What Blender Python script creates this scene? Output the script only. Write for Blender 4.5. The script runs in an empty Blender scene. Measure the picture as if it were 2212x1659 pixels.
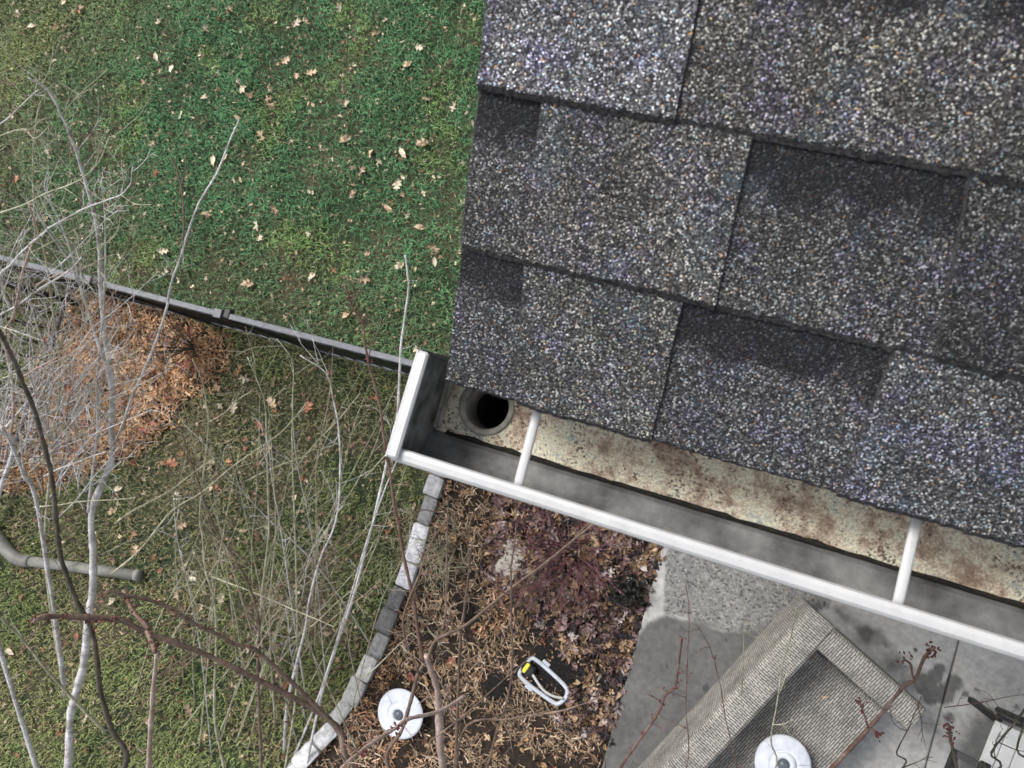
import bpy, bmesh, math, random
import numpy as np
from mathutils import Vector, Matrix
SC = bpy.context.scene; COL = SC.collection
rng = np.random.default_rng(7); random.seed(7)
# ------------------------------------------------------------------ camera
F, CX, CY = 1661.0, 1106.0, 829.5           # focal length and centre in units of a 2212 px wide frame
PITCH = math.radians(30)                    # roof pitch
v1 = np.array([6347, 1767, -1661.]); v2 = np.array([-522, 3410, 1661.])
U = v1/np.linalg.norm(v1); D = v2-U*(v2@U); D /= np.linalg.norm(D); N = np.cross(U, D)
AX = U; AZ = -(N*math.cos(PITCH)+D*math.sin(PITCH)); AY = np.cross(AZ, AX)
RM = np.array([AX, AY, AZ])                 # camera (right, down, forward) -> world
HC = 3.9                                    # height of the eave corner above the lawn
CAM = -(RM@np.array([-.0645, -.0064, .792]))+np.array([0, 0, HC])
cam_data = bpy.data.cameras.new('camera'); cam = bpy.data.objects.new('camera', cam_data); COL.objects.link(cam)
m = np.eye(4); m[:3, 0] = RM[:, 0]; m[:3, 1] = -RM[:, 1]; m[:3, 2] = -RM[:, 2]; m[:3, 3] = CAM
cam.matrix_world = Matrix(m.tolist())
cam_data.sensor_width = 36; cam_data.lens = F/2212*36; cam_data.clip_start = .02; cam_data.clip_end = 400
cam_data.dof.use_dof = True; cam_data.dof.focus_distance = 1.5; cam_data.dof.aperture_fstop = 10
SC.camera = cam
# ------------------------------------------------------------------ sky, sun, exposure
SUN_EL, SUN_AZ = math.radians(54), math.radians(298)
w = bpy.data.worlds.new('World'); SC.world = w; w.use_nodes = True
nt = w.node_tree; sky = nt.nodes.new('ShaderNodeTexSky'); sky.sky_type = 'NISHITA'; sky.sun_disc = False
sky.sun_elevation = SUN_EL; sky.sun_rotation = SUN_AZ; sky.dust_density = 4; sky.air_density = 1.0
hs = nt.nodes.new('ShaderNodeHueSaturation'); hs.inputs['Saturation'].default_value = .35
nt.links.new(sky.outputs[0], hs.inputs['Color']); nt.links.new(hs.outputs[0], nt.nodes['Background'].inputs[0])
nt.nodes['Background'].inputs[1].default_value = .15
sd = bpy.data.lights.new('sun', 'SUN'); sd.energy = 1.5; sd.angle = math.radians(20); sd.color = (1, .97, .93)
sun = bpy.data.objects.new('sun', sd); COL.objects.link(sun)
sv = Vector((math.sin(SUN_AZ)*math.cos(SUN_EL), math.cos(SUN_AZ)*math.cos(SUN_EL), math.sin(SUN_EL)))
sun.rotation_euler = sv.to_track_quat('Z', 'Y').to_euler()
SC.view_settings.view_transform = 'Standard'; SC.view_settings.look = 'None'; SC.view_settings.gamma = 1
SC.view_settings.exposure = 0.62

# ------------------------------------------------------------------ helpers
def depth(P): return float((RM.T@(np.asarray(P)-CAM))[2])
def pt(px, py, h):
    r = RM@np.array([(px-CX)/F, (py-CY)/F, 1.]); return CAM+r*((h-CAM[2])/r[2])
def roofpt(px, py):
    """slope coordinates (x along the eave, s up the slope)"""
    r = RM@np.array([(px-CX)/F, (py-CY)/F, 1.]); n = np.array([0, -math.sin(PITCH), math.cos(PITCH)])
    o = CAM-np.array([0, 0, HC]); p = o-r*((o@n)/(r@n)); return p[0], p[1]/math.cos(PITCH)
class VN:
    """smooth value noise in the plane"""
    def __init__(s, seed): s.g = np.random.default_rng(seed).random((256, 256))
    def __call__(s, x, y):
        x = np.asarray(x, float); y = np.asarray(y, float)
        i = np.floor(x).astype(int); j = np.floor(y).astype(int); u = x-i; v = y-j
        u = u*u*(3-2*u); v = v*v*(3-2*v); g = s.g
        a = g[i % 256, j % 256]; b = g[(i+1) % 256, j % 256]; c = g[i % 256, (j+1) % 256]; d = g[(i+1) % 256, (j+1) % 256]
        return (a*(1-u)+b*u)*(1-v)+(c*(1-u)+d*u)*v
    def fbm(s, x, y, o=4):
        t = 0; a = .5; n = 0
        for k in range(o): t = t+a*s(x*2**k+k*17.3, y*2**k+k*9.1); n += a; a *= .55
        return t/n
n1, n2, n3, n4 = VN(1), VN(2), VN(3), VN(4)
def polydist(x, y, poly):
    """signed distance to a polygon, positive inside"""
    x = np.asarray(x, float); y = np.asarray(y, float); d = np.full(x.shape, 1e9); ins = np.zeros(x.shape, bool)
    n = len(poly)
    for k in range(n):
        ax, ay = poly[k][:2]; bx, by = poly[(k+1) % n][:2]
        t = np.clip(((x-ax)*(bx-ax)+(y-ay)*(by-ay))/((bx-ax)**2+(by-ay)**2+1e-12), 0, 1)
        d = np.minimum(d, np.hypot(x-ax-t*(bx-ax), y-ay-t*(by-ay)))
        c = (ay > y) != (by > y)
        with np.errstate(divide='ignore', invalid='ignore'):
            ins ^= c & (x < (bx-ax)*(y-ay)/((by-ay) if by != ay else 1e-12)+ax)
    return np.where(ins, d, -d)
ORG = {}
def tag(o, label=None, cat=None, group=None, kind=None):
    for k, v in (('label', label), ('category', cat), ('group', group), ('kind', kind)):
        if v: o[k] = v
    return o
def thing(name, loc, label, cat, group=None):
    o = bpy.data.objects.new(name, None); COL.objects.link(o); o.location = loc; o.empty_display_size = .1
    ORG[o] = np.array(loc, float); return tag(o, label, cat, group)
def link(name, me, mats, parent, org):
    o = bpy.data.objects.new(name, me); COL.objects.link(o)
    for mm in (mats if isinstance(mats, (list, tuple)) else [mats]): me.materials.append(mm)
    if parent: o.parent = parent
    else: o.location = org
    ORG[o] = org; return o
def obj(name, V, Fc, mats, parent=None, cols=None, uv=None, smooth=False, mi=None, org=None):
    """V: world vertices, Fc: list of faces (or an int array); one mesh object"""
    V = np.asarray(V, float).reshape(-1, 3)
    if parent is not None: org = ORG[parent]
    elif org is None: org = np.array([(V[:, 0].min()+V[:, 0].max())/2, (V[:, 1].min()+V[:, 1].max())/2, V[:, 2].min()])
    me = bpy.data.meshes.new(name); L = V-org
    if isinstance(Fc, np.ndarray):
        nf, k = Fc.shape
        me.vertices.add(len(L)); me.vertices.foreach_set('co', L.ravel())
        me.loops.add(nf*k); me.loops.foreach_set('vertex_index', Fc.astype(np.int32).ravel())
        me.polygons.add(nf); me.polygons.foreach_set('loop_start', np.arange(0, nf*k, k, dtype=np.int32))
        me.update(calc_edges=True)
    else: me.from_pydata(L.tolist(), [], [list(map(int, f)) for f in Fc])
    if cols is not None:
        a = me.attributes.new('Col', 'FLOAT_COLOR', 'POINT'); c = np.ones((len(V), 4)); c[:, :3] = cols; a.data.foreach_set('color', c.ravel())
    if uv is not None:
        ul = me.uv_layers.new(name='UVMap'); li = np.empty(len(me.loops), np.int32); me.loops.foreach_get('vertex_index', li)
        ul.data.foreach_set('uv', np.asarray(uv, float)[li].ravel())
    if mi is not None: me.polygons.foreach_set('material_index', np.asarray(mi, np.int32))
    if smooth: me.polygons.foreach_set('use_smooth', np.ones(len(me.polygons), bool))
    me.validate(); me.update()
    return link(name, me, mats, parent, org)
class MB:
    """collects shapes into one mesh"""
    def __init__(s): s.V = []; s.F = []; s.n = 0
    def add(s, V, Fc):
        V = np.asarray(V, float); s.V.append(V); s.F += [[i+s.n for i in f] for f in Fc]; s.n += len(V); return s
    def box(s, c, ax, size, bev=0.0):
        """c centre, ax three axes, size full sizes; chamfered when bev > 0"""
        c = np.asarray(c, float); A = [np.asarray(a, float)/np.linalg.norm(a) for a in ax]; h = [q/2 for q in size]
        if bev <= 0:
            V = [c+A[0]*h[0]*x+A[1]*h[1]*y+A[2]*h[2]*z for z in (-1, 1) for x, y in ((-1, -1), (1, -1), (1, 1), (-1, 1))]
            return s.add(V, [(3, 2, 1, 0), (4, 5, 6, 7), (0, 1, 5, 4), (1, 2, 6, 5), (2, 3, 7, 6), (3, 0, 4, 7)])
        bev = min(bev, min(h)*.9); rings = []
        for z, ins in ((-h[2], bev), (-h[2]+bev, 0), (h[2]-bev, 0), (h[2], bev)):
            x, y = h[0]-ins, h[1]-ins; b = bev if ins == 0 else bev*.6
            rings.append([c+A[0]*p+A[1]*q+A[2]*z for p, q in ((-x+b, -y), (x-b, -y), (x, -y+b), (x, y-b), (x-b, y), (-x+b, y), (-x, y-b), (-x, -y+b))])
        V = [p for r in rings for p in r]; Fc = [tuple(range(7, -1, -1)), tuple(range(24, 32))]
        for r in range(3):
            for k in range(8): Fc.append((r*8+k, r*8+(k+1) % 8, r*8+8+(k+1) % 8, r*8+8+k))
        return s.add(V, Fc)
    def bar(s, a, b, w, h=None, up=(0, 0, 1), bev=0.0):
        a = np.asarray(a, float); b = np.asarray(b, float); t = b-a; L = np.linalg.norm(t); t /= L
        sd_ = np.cross(t, up); sd_ /= np.linalg.norm(sd_); u = np.cross(sd_, t)
        return s.box((a+b)/2, (t, sd_, u), (L, w, h or w), bev)
    def tube(s, P, R, sides=6, cap=True):
        P = np.asarray(P, float); n = len(P); R = np.broadcast_to(np.asarray(R, float), (n,))
        T = np.gradient(P, axis=0); T /= np.linalg.norm(T, axis=1)[:, None]+1e-12
        ref = np.array([0, 0, 1.]) if abs(T[0][2]) < .9 else np.array([1., 0, 0]); a = np.cross(T[0], ref); a /= np.linalg.norm(a)
        V = np.empty((n, sides, 3)); th = np.arange(sides)*2*math.pi/sides; c, sn = np.cos(th)[:, None], np.sin(th)[:, None]
        for i in range(n):
            a = a-T[i]*(a@T[i]); a /= np.linalg.norm(a)+1e-12; b = np.cross(T[i], a); V[i] = P[i]+R[i]*(c*a+sn*b)
        Fc = [(i*sides+k, i*sides+(k+1) % sides, (i+1)*sides+(k+1) % sides, (i+1)*sides+k) for i in range(n-1) for k in range(sides)]
        if cap: Fc += [tuple(range(sides-1, -1, -1)), tuple(range((n-1)*sides, n*sides))]
        return s.add(V.reshape(-1, 3), Fc)
    def lathe(s, c, prof, seg=48, tilt=None):
        """prof: (radius, z) list"""
        M = tilt if tilt is not None else np.eye(3); V = []; Fc = []
        for r, z in prof:
            for k in range(seg): a = 2*math.pi*k/seg; V.append(np.asarray(c)+M@np.array([r*math.cos(a), r*math.sin(a), z]))
        for i in range(len(prof)-1):
            for k in range(seg): Fc.append((i*seg+k, i*seg+(k+1) % seg, (i+1)*seg+(k+1) % seg, (i+1)*seg+k))
        if prof[-1][0] > 1e-6: Fc.append(tuple((len(prof)-1)*seg+k for k in range(seg)))
        return s.add(V, Fc)
    def build(s, name, mats, parent=None, smooth=False, **k):
        return obj(name, np.concatenate(s.V), s.F, mats, parent, smooth=smooth, **k)
# ------------------------------------------------------------------ materials
class NT:
    def __init__(s, name):
        s.m = bpy.data.materials.new(name); s.m.use_nodes = True; s.t = s.m.node_tree; s.b = s.t.nodes['Principled BSDF']
        s.b.inputs['Specular IOR Level'].default_value = .3
    def n(s, typ, **k):
        o = s.t.nodes.new('ShaderNode'+typ)
        for a, v in k.items(): setattr(o, a, v)
        return o
    def l(s, a, b): s.t.links.new(a, b)
    def coord(s, kind='Object'): return s.n('TexCoord').outputs[kind]
    def noise(s, co, scale, detail=4, rough=.55, out='Fac'):
        o = s.n('TexNoise'); o.inputs['Scale'].default_value = scale; o.inputs['Detail'].default_value = detail; o.inputs['Roughness'].default_value = rough
        s.l(co, o.inputs['Vector']); return o.outputs[out]
    def vor(s, co, scale, out='Color', feature='F1', rnd=1):
        o = s.n('TexVoronoi', feature=feature); o.inputs['Scale'].default_value = scale; o.inputs['Randomness'].default_value = rnd
        s.l(co, o.inputs['Vector']); return o.outputs[out]
    def ramp(s, f, stops, interp='LINEAR'):
        o = s.n('ValToRGB'); r = o.color_ramp; r.interpolation = interp
        while len(r.elements) < len(stops): r.elements.new(.5)
        for e, (p, c) in zip(r.elements, stops):
            e.position = p; e.color = (c, c, c, 1) if not hasattr(c, '__len__') else (*c, 1)
        s.l(f, o.inputs[0]); return o.outputs[0]
    def mix(s, f, a, b, blend='MIX'):
        o = s.n('Mix', data_type='RGBA', blend_type=blend)
        for sock, v in ((o.inputs[0], f), (o.inputs[6], a), (o.inputs[7], b)):
            if hasattr(v, 'is_output'): s.l(v, sock)
            else: sock.default_value = v if not hasattr(v, '__len__') else (*v, 1)
        return o.outputs[2]
    def math(s, op, a, b=0.0):
        o = s.n('Math', operation=op)
        for sock, v in ((o.inputs[0], a), (o.inputs[1], b)):
            if hasattr(v, 'is_output'): s.l(v, sock)
            else: sock.default_value = v
        return o.outputs[0]
    def sep(s, c):
        o = s.n('SeparateColor'); s.l(c, o.inputs[0]); return o.outputs
    def attr(s): return s.n('Attribute', attribute_name='Col').outputs['Color']
    def bump(s, h, strength=.5, dist=.002):
        o = s.n('Bump'); o.inputs['Strength'].default_value = strength; o.inputs['Distance'].default_value = dist
        s.l(h, o.inputs['Height']); s.l(o.outputs[0], s.b.inputs['Normal'])
    def col(s, c):
        if hasattr(c, 'is_output'): s.l(c, s.b.inputs['Base Color'])
        else: s.b.inputs['Base Color'].default_value = (*c, 1)
        return s
    def rough(s, r):
        if hasattr(r, 'is_output'): s.l(r, s.b.inputs['Roughness'])
        else: s.b.inputs['Roughness'].default_value = r
        return s
def m_attr(name, rough=.8, noise=None):
    k = NT(name); c = k.attr()
    if noise: c = k.mix(1, c, k.ramp(k.noise(k.coord(), noise, 3), [(.25, .55), (.75, 1.35)]), 'MULTIPLY')
    return k.col(c).rough(rough).m
def m_noise(name, a, b, scale, rough=.7, bump=0, bscale=None, bdist=.002, metal=0, detail=5):
    k = NT(name); co = k.coord(); f = k.noise(co, scale, detail); k.col(k.ramp(f, [(.3, a), (.7, b)])).rough(rough)
    k.b.inputs['Metallic'].default_value = metal
    if bump: k.bump(k.noise(co, bscale or scale*3, 4), bump, bdist)
    return k.m
def m_shingle(band):
    k = NT('shingle_granules'); co = k.coord(); uv = k.coord('UV')
    vc = k.n('TexVoronoi'); vc.inputs['Scale'].default_value = 700; k.l(co, vc.inputs['Vector'])
    ch = k.sep(vc.outputs['Color'])
    g = k.ramp(ch[0], [(0, (.014, .014, .015)), (.25, (.032, .031, .032)), (.46, (.062, .060, .059)), (.63, (.105, .102, .098)), (.78, (.175, .170, .163)), (.88, (.33, .325, .31)), (.95, (.62, .61, .58))], 'CONSTANT')
    pur = k.ramp(k.noise(uv, 21, 5, .65), [(.49, 0), (.62, .7)]); blu = k.ramp(k.noise(uv, 13, 5, .7), [(.54, 0), (.66, .55)])
    pick = k.ramp(ch[1], [(0, 0), (.40, 1)], 'CONSTANT'); pick2 = k.ramp(ch[2], [(0, 0), (.45, 1)], 'CONSTANT'); pur = k.math('MULTIPLY', pur, pick); blu = k.math('MULTIPLY', blu, pick2)
    g = k.mix(pur, g, k.mix(1, g, (.98, .92, 1.62), 'MULTIPLY'))
    g = k.mix(blu, g, k.mix(1, k.mix(.35, g, (.18, .18, .18)), (.72, 1.15, 1.5), 'MULTIPLY'))
    org_ = k.ramp(ch[1], [(0, 0), (.9955, 1)], 'CONSTANT'); g = k.mix(org_, g, (.50, .27, .12))
    tan = k.ramp(ch[2], [(0, 0), (.993, 1)], 'CONSTANT'); g = k.mix(tan, g, (.52, .46, .27))
    bl2 = k.ramp(ch[2], [(0, 1), (.006, 0)], 'CONSTANT'); g = k.mix(bl2, g, (.28, .42, .50))
    big = k.ramp(k.noise(uv, 9, 3), [(.3, .55), (.7, 1.18)]); g = k.mix(1, g, big, 'MULTIPLY')
    g = k.mix(1, g, k.attr(), 'MULTIPLY')
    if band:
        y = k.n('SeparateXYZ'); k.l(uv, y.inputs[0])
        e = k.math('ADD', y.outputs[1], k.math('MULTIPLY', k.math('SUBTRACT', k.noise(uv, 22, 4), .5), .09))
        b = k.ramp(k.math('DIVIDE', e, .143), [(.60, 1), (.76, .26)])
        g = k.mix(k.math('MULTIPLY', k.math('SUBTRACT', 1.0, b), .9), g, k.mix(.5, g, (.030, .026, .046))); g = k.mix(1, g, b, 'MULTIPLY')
    k.col(g).rough(.75); k.b.inputs['Specular IOR Level'].default_value = .35
    dd = k.math('SUBTRACT', 1.0, k.math('MULTIPLY', vc.outputs['Distance'], 1.2)); hh = k.math('ADD', dd, k.math('MULTIPLY', ch[1], .8))
    k.bump(hh, .9, .0013)
    return k.m
M = {}
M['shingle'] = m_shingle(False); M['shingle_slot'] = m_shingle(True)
M['shingle_edge_shade'] = m_noise('cut_edge_and_shadow', (.006, .006, .007), (.075, .07, .07), 320, .95, .9, 500, .002)  # dark cut edge; also paints the shadow line below each butt and tab side
def m_gutter():
    k = NT('white_aluminium'); co = k.coord(); f = k.noise(co, 35, 5)
    k.col(k.ramp(f, [(.25, (.44, .44, .445)), (.6, (.50, .50, .495))])).rough(.38); k.b.inputs['Specular IOR Level'].default_value = .5
    gr = k.ramp(k.noise(co, 48, 6, .75), [(.52, 0), (.75, .35)]); base = k.b.inputs['Base Color'].links[0].from_socket; k.col(k.mix(gr, base, (.26, .25, .22))); k.bump(k.noise(co, 22, 3), .18, .003); return k.m
M['gutter'] = m_gutter()
def m_gut_in():
    k = NT('weathered_gutter_inside'); co = k.coord(); 
    base = k.ramp(k.noise(co, 19, 10, .80), [(.34, (.34, .36, .37)), (.41, (.60, .61, .52)), (.45, (.84, .81, .62)), (.50, (.80, .72, .55)), (.55, (.56, .44, .33)), (.62, (.34, .25, .18)), (.70, (.25, .17, .12))])
    fine = k.ramp(k.noise(co, 420, 3, .7), [(.3, .55), (.62, 1.2)]); c = k.mix(1, base, fine, 'MULTIPLY')
    sp = k.ramp(k.sep(k.vor(co, 420))[0], [(0, 0), (.80, .85)], 'CONSTANT'); brn = k.ramp(k.noise(co, 23, 5, .7), [(.46, 0.03), (.56, 1)])
    c = k.mix(k.math('MULTIPLY', sp, brn), c, (.10, .06, .04)); k.col(c).rough(.7); k.bump(k.noise(co, 350, 3), .35, .001); return k.m
M['gutter_floor'] = m_gut_in()
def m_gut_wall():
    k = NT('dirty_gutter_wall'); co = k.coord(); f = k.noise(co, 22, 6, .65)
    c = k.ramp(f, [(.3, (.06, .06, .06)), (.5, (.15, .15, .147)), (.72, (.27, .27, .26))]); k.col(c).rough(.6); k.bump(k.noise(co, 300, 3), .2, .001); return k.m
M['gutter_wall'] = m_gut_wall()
M['end_dark'] = m_noise('dark_end_cap', (.06, .06, .06), (.34, .34, .33), 34, .7)  # mottled dark grey, darker than the outer gutter metal
M['gutter_outlet'] = m_noise('grey_outlet_metal', (.16, .155, .14), (.56, .53, .45), 48, .55, .3, 200)
M['dark_pipe'] = m_noise('near_black_pipe', (.01, .01, .01), (.03, .03, .03), 60, .9)  # near black: shade inside the outlet tube painted in; drip edge shares it
M['gutter_dirt'] = m_noise('black_gutter_dirt', (.012, .011, .010), (.04, .036, .03), 150, .95, .5, 300)
M['siding'] = m_noise('pale_siding', (.50, .49, .46), (.56, .55, .52), 3, .6)
M['fascia'] = m_noise('white_fascia', (.66, .66, .66), (.72, .72, .72), 8, .5)
M['fence'] = m_noise('black_powder_coat', (.012, .012, .013), (.022, .022, .024), 30, .33)
M['fence_top'] = m_noise('worn_black_rail', (.10, .105, .12), (.17, .18, .20), 30, .30)
M['concrete_stone'] = m_attr('edging_concrete', .9, 26)
M['wood_chip'] = m_attr('wood_chip', .85, 90); M['litter'] = m_attr('leaf_litter', .8, 60); M['grass'] = m_attr('grass_blade', .7)
M['soil'] = m_noise('dark_soil', (.010, .008, .007), (.040, .028, .020), 30, .95, .8, 60, .01)
M['black_soil'] = m_noise('black_compost', (.004, .004, .004), (.018, .016, .015), 60, .95, .8, 80, .01)
M['white_plastic'] = m_noise('white_plastic', (.50, .53, .60), (.68, .71, .77), 26, .45, .1, 80, .001)
M['white_tube'] = m_noise('off_white_plastic', (.40, .43, .49), (.54, .57, .63), 20, .4)
M['black_plastic'] = m_noise('black_plastic', (.012, .012, .012), (.03, .03, .03), 30, .45)
M['smoked'] = m_noise('smoky_grey_plastic', (.06, .075, .085), (.14, .16, .18), 14, .2)
M['yellow_plastic'] = m_noise('yellow_plastic', (.70, .66, .05), (.80, .76, .10), 20, .4)
M['pipe'] = m_noise('grey_drain_plastic', (.15, .15, .13), (.27, .27, .245), 12, .6, .2, 60)
M['stone'] = m_noise('pale_field_stone', (.26, .24, .21), (.52, .49, .44), 14, .9, .6, 40, .006)
M['slat'] = m_noise('pale_grey_slat', (.52, .52, .51), (.68, .68, .66), 10, .6)
def m_bark(name, a, b, c):
    k = NT(name); co = k.coord(); f = k.noise(co, 14, 5, .7); col = k.ramp(f, [(.3, a), (.5, b), (.7, c)])
    col = k.mix(1, col, k.ramp(k.noise(co, 160, 3), [(.3, .6), (.7, 1.25)]), 'MULTIPLY'); k.col(col).rough(.8); k.bump(k.noise(co, 220, 3), .5, .002); return k.m
M['bark_grey'] = m_bark('pale_grey_bark', (.22, .20, .18), (.54, .52, .51), (.80, .79, .81))
M['bark_brown'] = m_bark('brown_bark', (.085, .058, .045), (.165, .115, .09), (.30, .22, .17))
M['bark_red'] = m_bark('reddish_bark', (.10, .055, .045), (.165, .10, .082), (.28, .19, .16))
M['bark_dark'] = m_bark('dark_olive_bark', (.045, .036, .028), (.095, .082, .062), (.19, .165, .135))
M['bark_olive'] = m_bark('pale_olive_bark', (.17, .155, .095), (.38, .365, .25), (.60, .59, .48))
M['bark_pink'] = m_bark('pinkish_tan_bark', (.26, .19, .155), (.40, .30, .255), (.56, .47, .42))
M['bark_purple'] = m_bark('purplish_bark', (.10, .035, .042), (.17, .07, .08), (.27, .15, .16))
M['bud'] = m_noise('red_bud', (.085, .022, .022), (.17, .048, .044), 60, .6)
# ------------------------------------------------------------------ regions of the ground (world XY)
BED1 = [pt(x, y, 0) for x, y in ((150, 650), (230, 625), (320, 645), (400, 690), (470, 715), (502, 745), (495, 800), (450, 835), (405, 870), (370, 925), (320, 965), (285, 990), (235, 1010), (170, 1040), (90, 1060), (10, 1060), (-60, 1030), (-20, 950), (60, 850), (90, 780))]
EDGE = [pt(x, y, 0) for x, y in ((968, 985), (955, 1030), (938, 1072), (918, 1130), (893, 1213), (872, 1264), (852, 1312), (832, 1364), (812, 1413), (790, 1464), (762, 1514), (725, 1562), (690, 1602), (650, 1648), (605, 1700), (560, 1750), (510, 1800))]
PL = [pt(1440, 1150, .05), pt(1300, 1659, .05)]
pdir = PL[1]-PL[0]; pdir /= np.linalg.norm(pdir)
P_TOP = PL[0]-pdir*((PL[0][1]-.10)/pdir[1]); P_BOT = PL[0]+pdir*4.2
BED2 = [p for p in EDGE]+[P_BOT+np.array([-.3, -.2, 0]), P_BOT, P_TOP, np.array([-.25, .10, 0])]
PATIO = [P_TOP, P_BOT, P_BOT+np.array([5, 0, 0]), P_TOP+np.array([5, 0, 0])]
# ------------------------------------------------------------------ lawn sheet
def m_lawn():
    k = NT('lawn_ground'); co = k.coord()
    c = k.ramp(k.noise(co, 1.6, 6, .6), [(.32, (.022, .044, .020)), (.5, (.045, .056, .028)), (.62, (.085, .075, .045)), (.75, (.14, .12, .08))])
    c = k.mix(1, c, k.ramp(k.noise(co, 55, 4, .7), [(.3, .45), (.7, 1.5)]), 'MULTIPLY'); k.col(c).rough(.95); k.bump(k.noise(co, 60, 4), .9, .02); return k.m
tag(obj('lawn', [(-60, -60, 0), (60, -60, 0), (60, 60, 0), (-60, 60, 0)], [(0, 1, 2, 3)], m_lawn()), kind='structure')
# grass blades
def grass():
    n = 310000
    x = rng.uniform(-6.3, .2, n); y = rng.uniform(-3.6, 2.7, n)
    d1 = polydist(x, y, BED1)+.12*(n1.fbm(x*6, y*6)-.5); d2 = polydist(x, y, BED2)
    dp = polydist(x, y, PATIO); keep = (d1 < .02) & (d2 < -.045) & (dp < 0) & ~((x > .15) & (y > .10))
    back = y > .12+.02*x*0
    dens = np.clip(1.5-1.5*n2.fbm(x*2.2, y*2.2), .25, 1); bare = n3.fbm(x*3.1+5, y*3.1) > .64
    keep &= rng.random(n) < dens*np.where(bare, .5, 1)*np.where(back, 1, .8)
    x, y, back, bare = x[keep], y[keep], back[keep], bare[keep]; n = len(x)
    c_deep = np.array([.048, .145, .060]); c_mid = np.array([.110, .255, .110]); c_yel = np.array([.20, .29, .085]); c_straw = np.array([.36, .30, .18]); c_ol = np.array([.19, .20, .085])
    a = n1.fbm(x*1.1, y*1.1)[:, None]; b = n2.fbm(x*2.6+40, y*2.6)[:, None]; r = rng.random((n, 1))
    col = c_deep*(1-r)+c_mid*r
    yel = np.clip((b-.58)*8, 0, 1)*.65; col = col*(1-yel)+c_yel*yel
    mot = n3.fbm(x*9, y*9)[:, None]; col = col*np.clip(.35+1.35*mot, .5, 1.35)
    st = ((rng.random((n, 1)) < np.where(bare[:, None], .16, .06))); col = np.where(st, c_straw*(.5+.7*rng.random((n, 1))), col)
    low = ~back; near = np.clip((-y-1.3)/1.2, 0, 1)[:, None]           # the front lawn is sparser and more olive
    lo = c_ol*(.6+.8*r)+near*np.array([.17, .20, .07]); lo = np.where(rng.random((n, 1)) < .45, c_straw*(.45+.6*r), lo)
    lo = np.where(b > .60, lo*.5+c_yel*.5, lo); col = np.where(low[:, None], lo, col)
    tl = np.clip((-x-4.4)*.9+(y-1.2)*.4, 0, 1)[:, None]*.55; col = col*(1-tl)+np.array([.26, .26, .11])*tl
    fz = np.clip(1-np.abs(y-.35)/.55, 0, 1)[:, None]*.55*(rng.random((n, 1)) < .7); col = col*(1-fz)+np.array([.19, .18, .09])*fz
    col *= (.65+.7*rng.random((n, 1)))
    L = rng.uniform(.03, .07, n)*np.where(back, 1, .9); W = rng.uniform(.0016, .0034, n); th = rng.uniform(0, 2*math.pi, n)+.8*n3(x*3, y*3)
    ln = rng.uniform(.35, 1.0, n); dx = np.cos(th); dy = np.sin(th); px = -dy*W; py = dx*W
    z0 = np.zeros(n); h1 = L*.55; h2 = L*(1-.45*ln)*.8
    B = np.stack([x, y, z0], 1); mid = B+np.stack([dx*L*.32*ln, dy*L*.32*ln, h1], 1); tip = B+np.stack([dx*L*ln, dy*L*ln, h2], 1); o = np.stack([px, py, z0], 1)
    V = np.stack([B-o, B+o, mid+o*.85, mid-o*.85, tip], 1).reshape(-1, 3); i = np.arange(n)[:, None]*5
    T = np.concatenate([i+np.array([[0, 1, 2]]), i+np.array([[0, 2, 3]]), i+np.array([[3, 2, 4]])])
    C = np.repeat(col[:, None, :], 5, 1)
    tag(obj('grass', V, T, M['grass'], cols=C.reshape(-1, 3)), 'short mixed green and straw coloured lawn grass', 'grass', kind='stuff')
grass()
# ------------------------------------------------------------------ beds
def grid_sheet(name, poly, hf, mat, step=.03, cols=None):
    P = np.array([p[:2] for p in poly]); x0, y0 = P.min(0)-.1; x1, y1 = P.max(0)+.1
    xs = np.arange(x0, x1, step); ys = np.arange(y0, y1, step); X, Y = np.meshgrid(xs, ys, indexing='ij'); d = polydist(X, Y, poly); Z = hf(X, Y, d)
    nx, ny = X.shape; V = np.stack([X, Y, Z], -1).reshape(-1, 3); idx = np.arange(nx*ny).reshape(nx, ny)
    Fq = np.stack([idx[:-1, :-1], idx[1:, :-1], idx[1:, 1:], idx[:-1, 1:]], -1).reshape(-1, 4)
    Fq = Fq[(d.reshape(-1)[Fq] > -step*1.5).all(1)]
    return obj(name, V, Fq, mat, smooth=True)
def h_bed1(x, y, d): return np.where(d > 0, .006+.07*(1-np.exp(-np.clip(d, 0, None)*3))+.02*(n1.fbm(x*9, y*9)-.5), -.02)
def h_bed2(x, y, d): return np.where(d > 0, .008+.025*np.clip(n1.fbm(x*7, y*7), 0, 1)*np.clip(d*8, 0, 1), -.02)
tag(grid_sheet('mulch_soil', BED1, h_bed1, M['soil']), kind='structure'); tag(grid_sheet('bed_soil', BED2, h_bed2, M['soil']), kind='structure')
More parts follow.
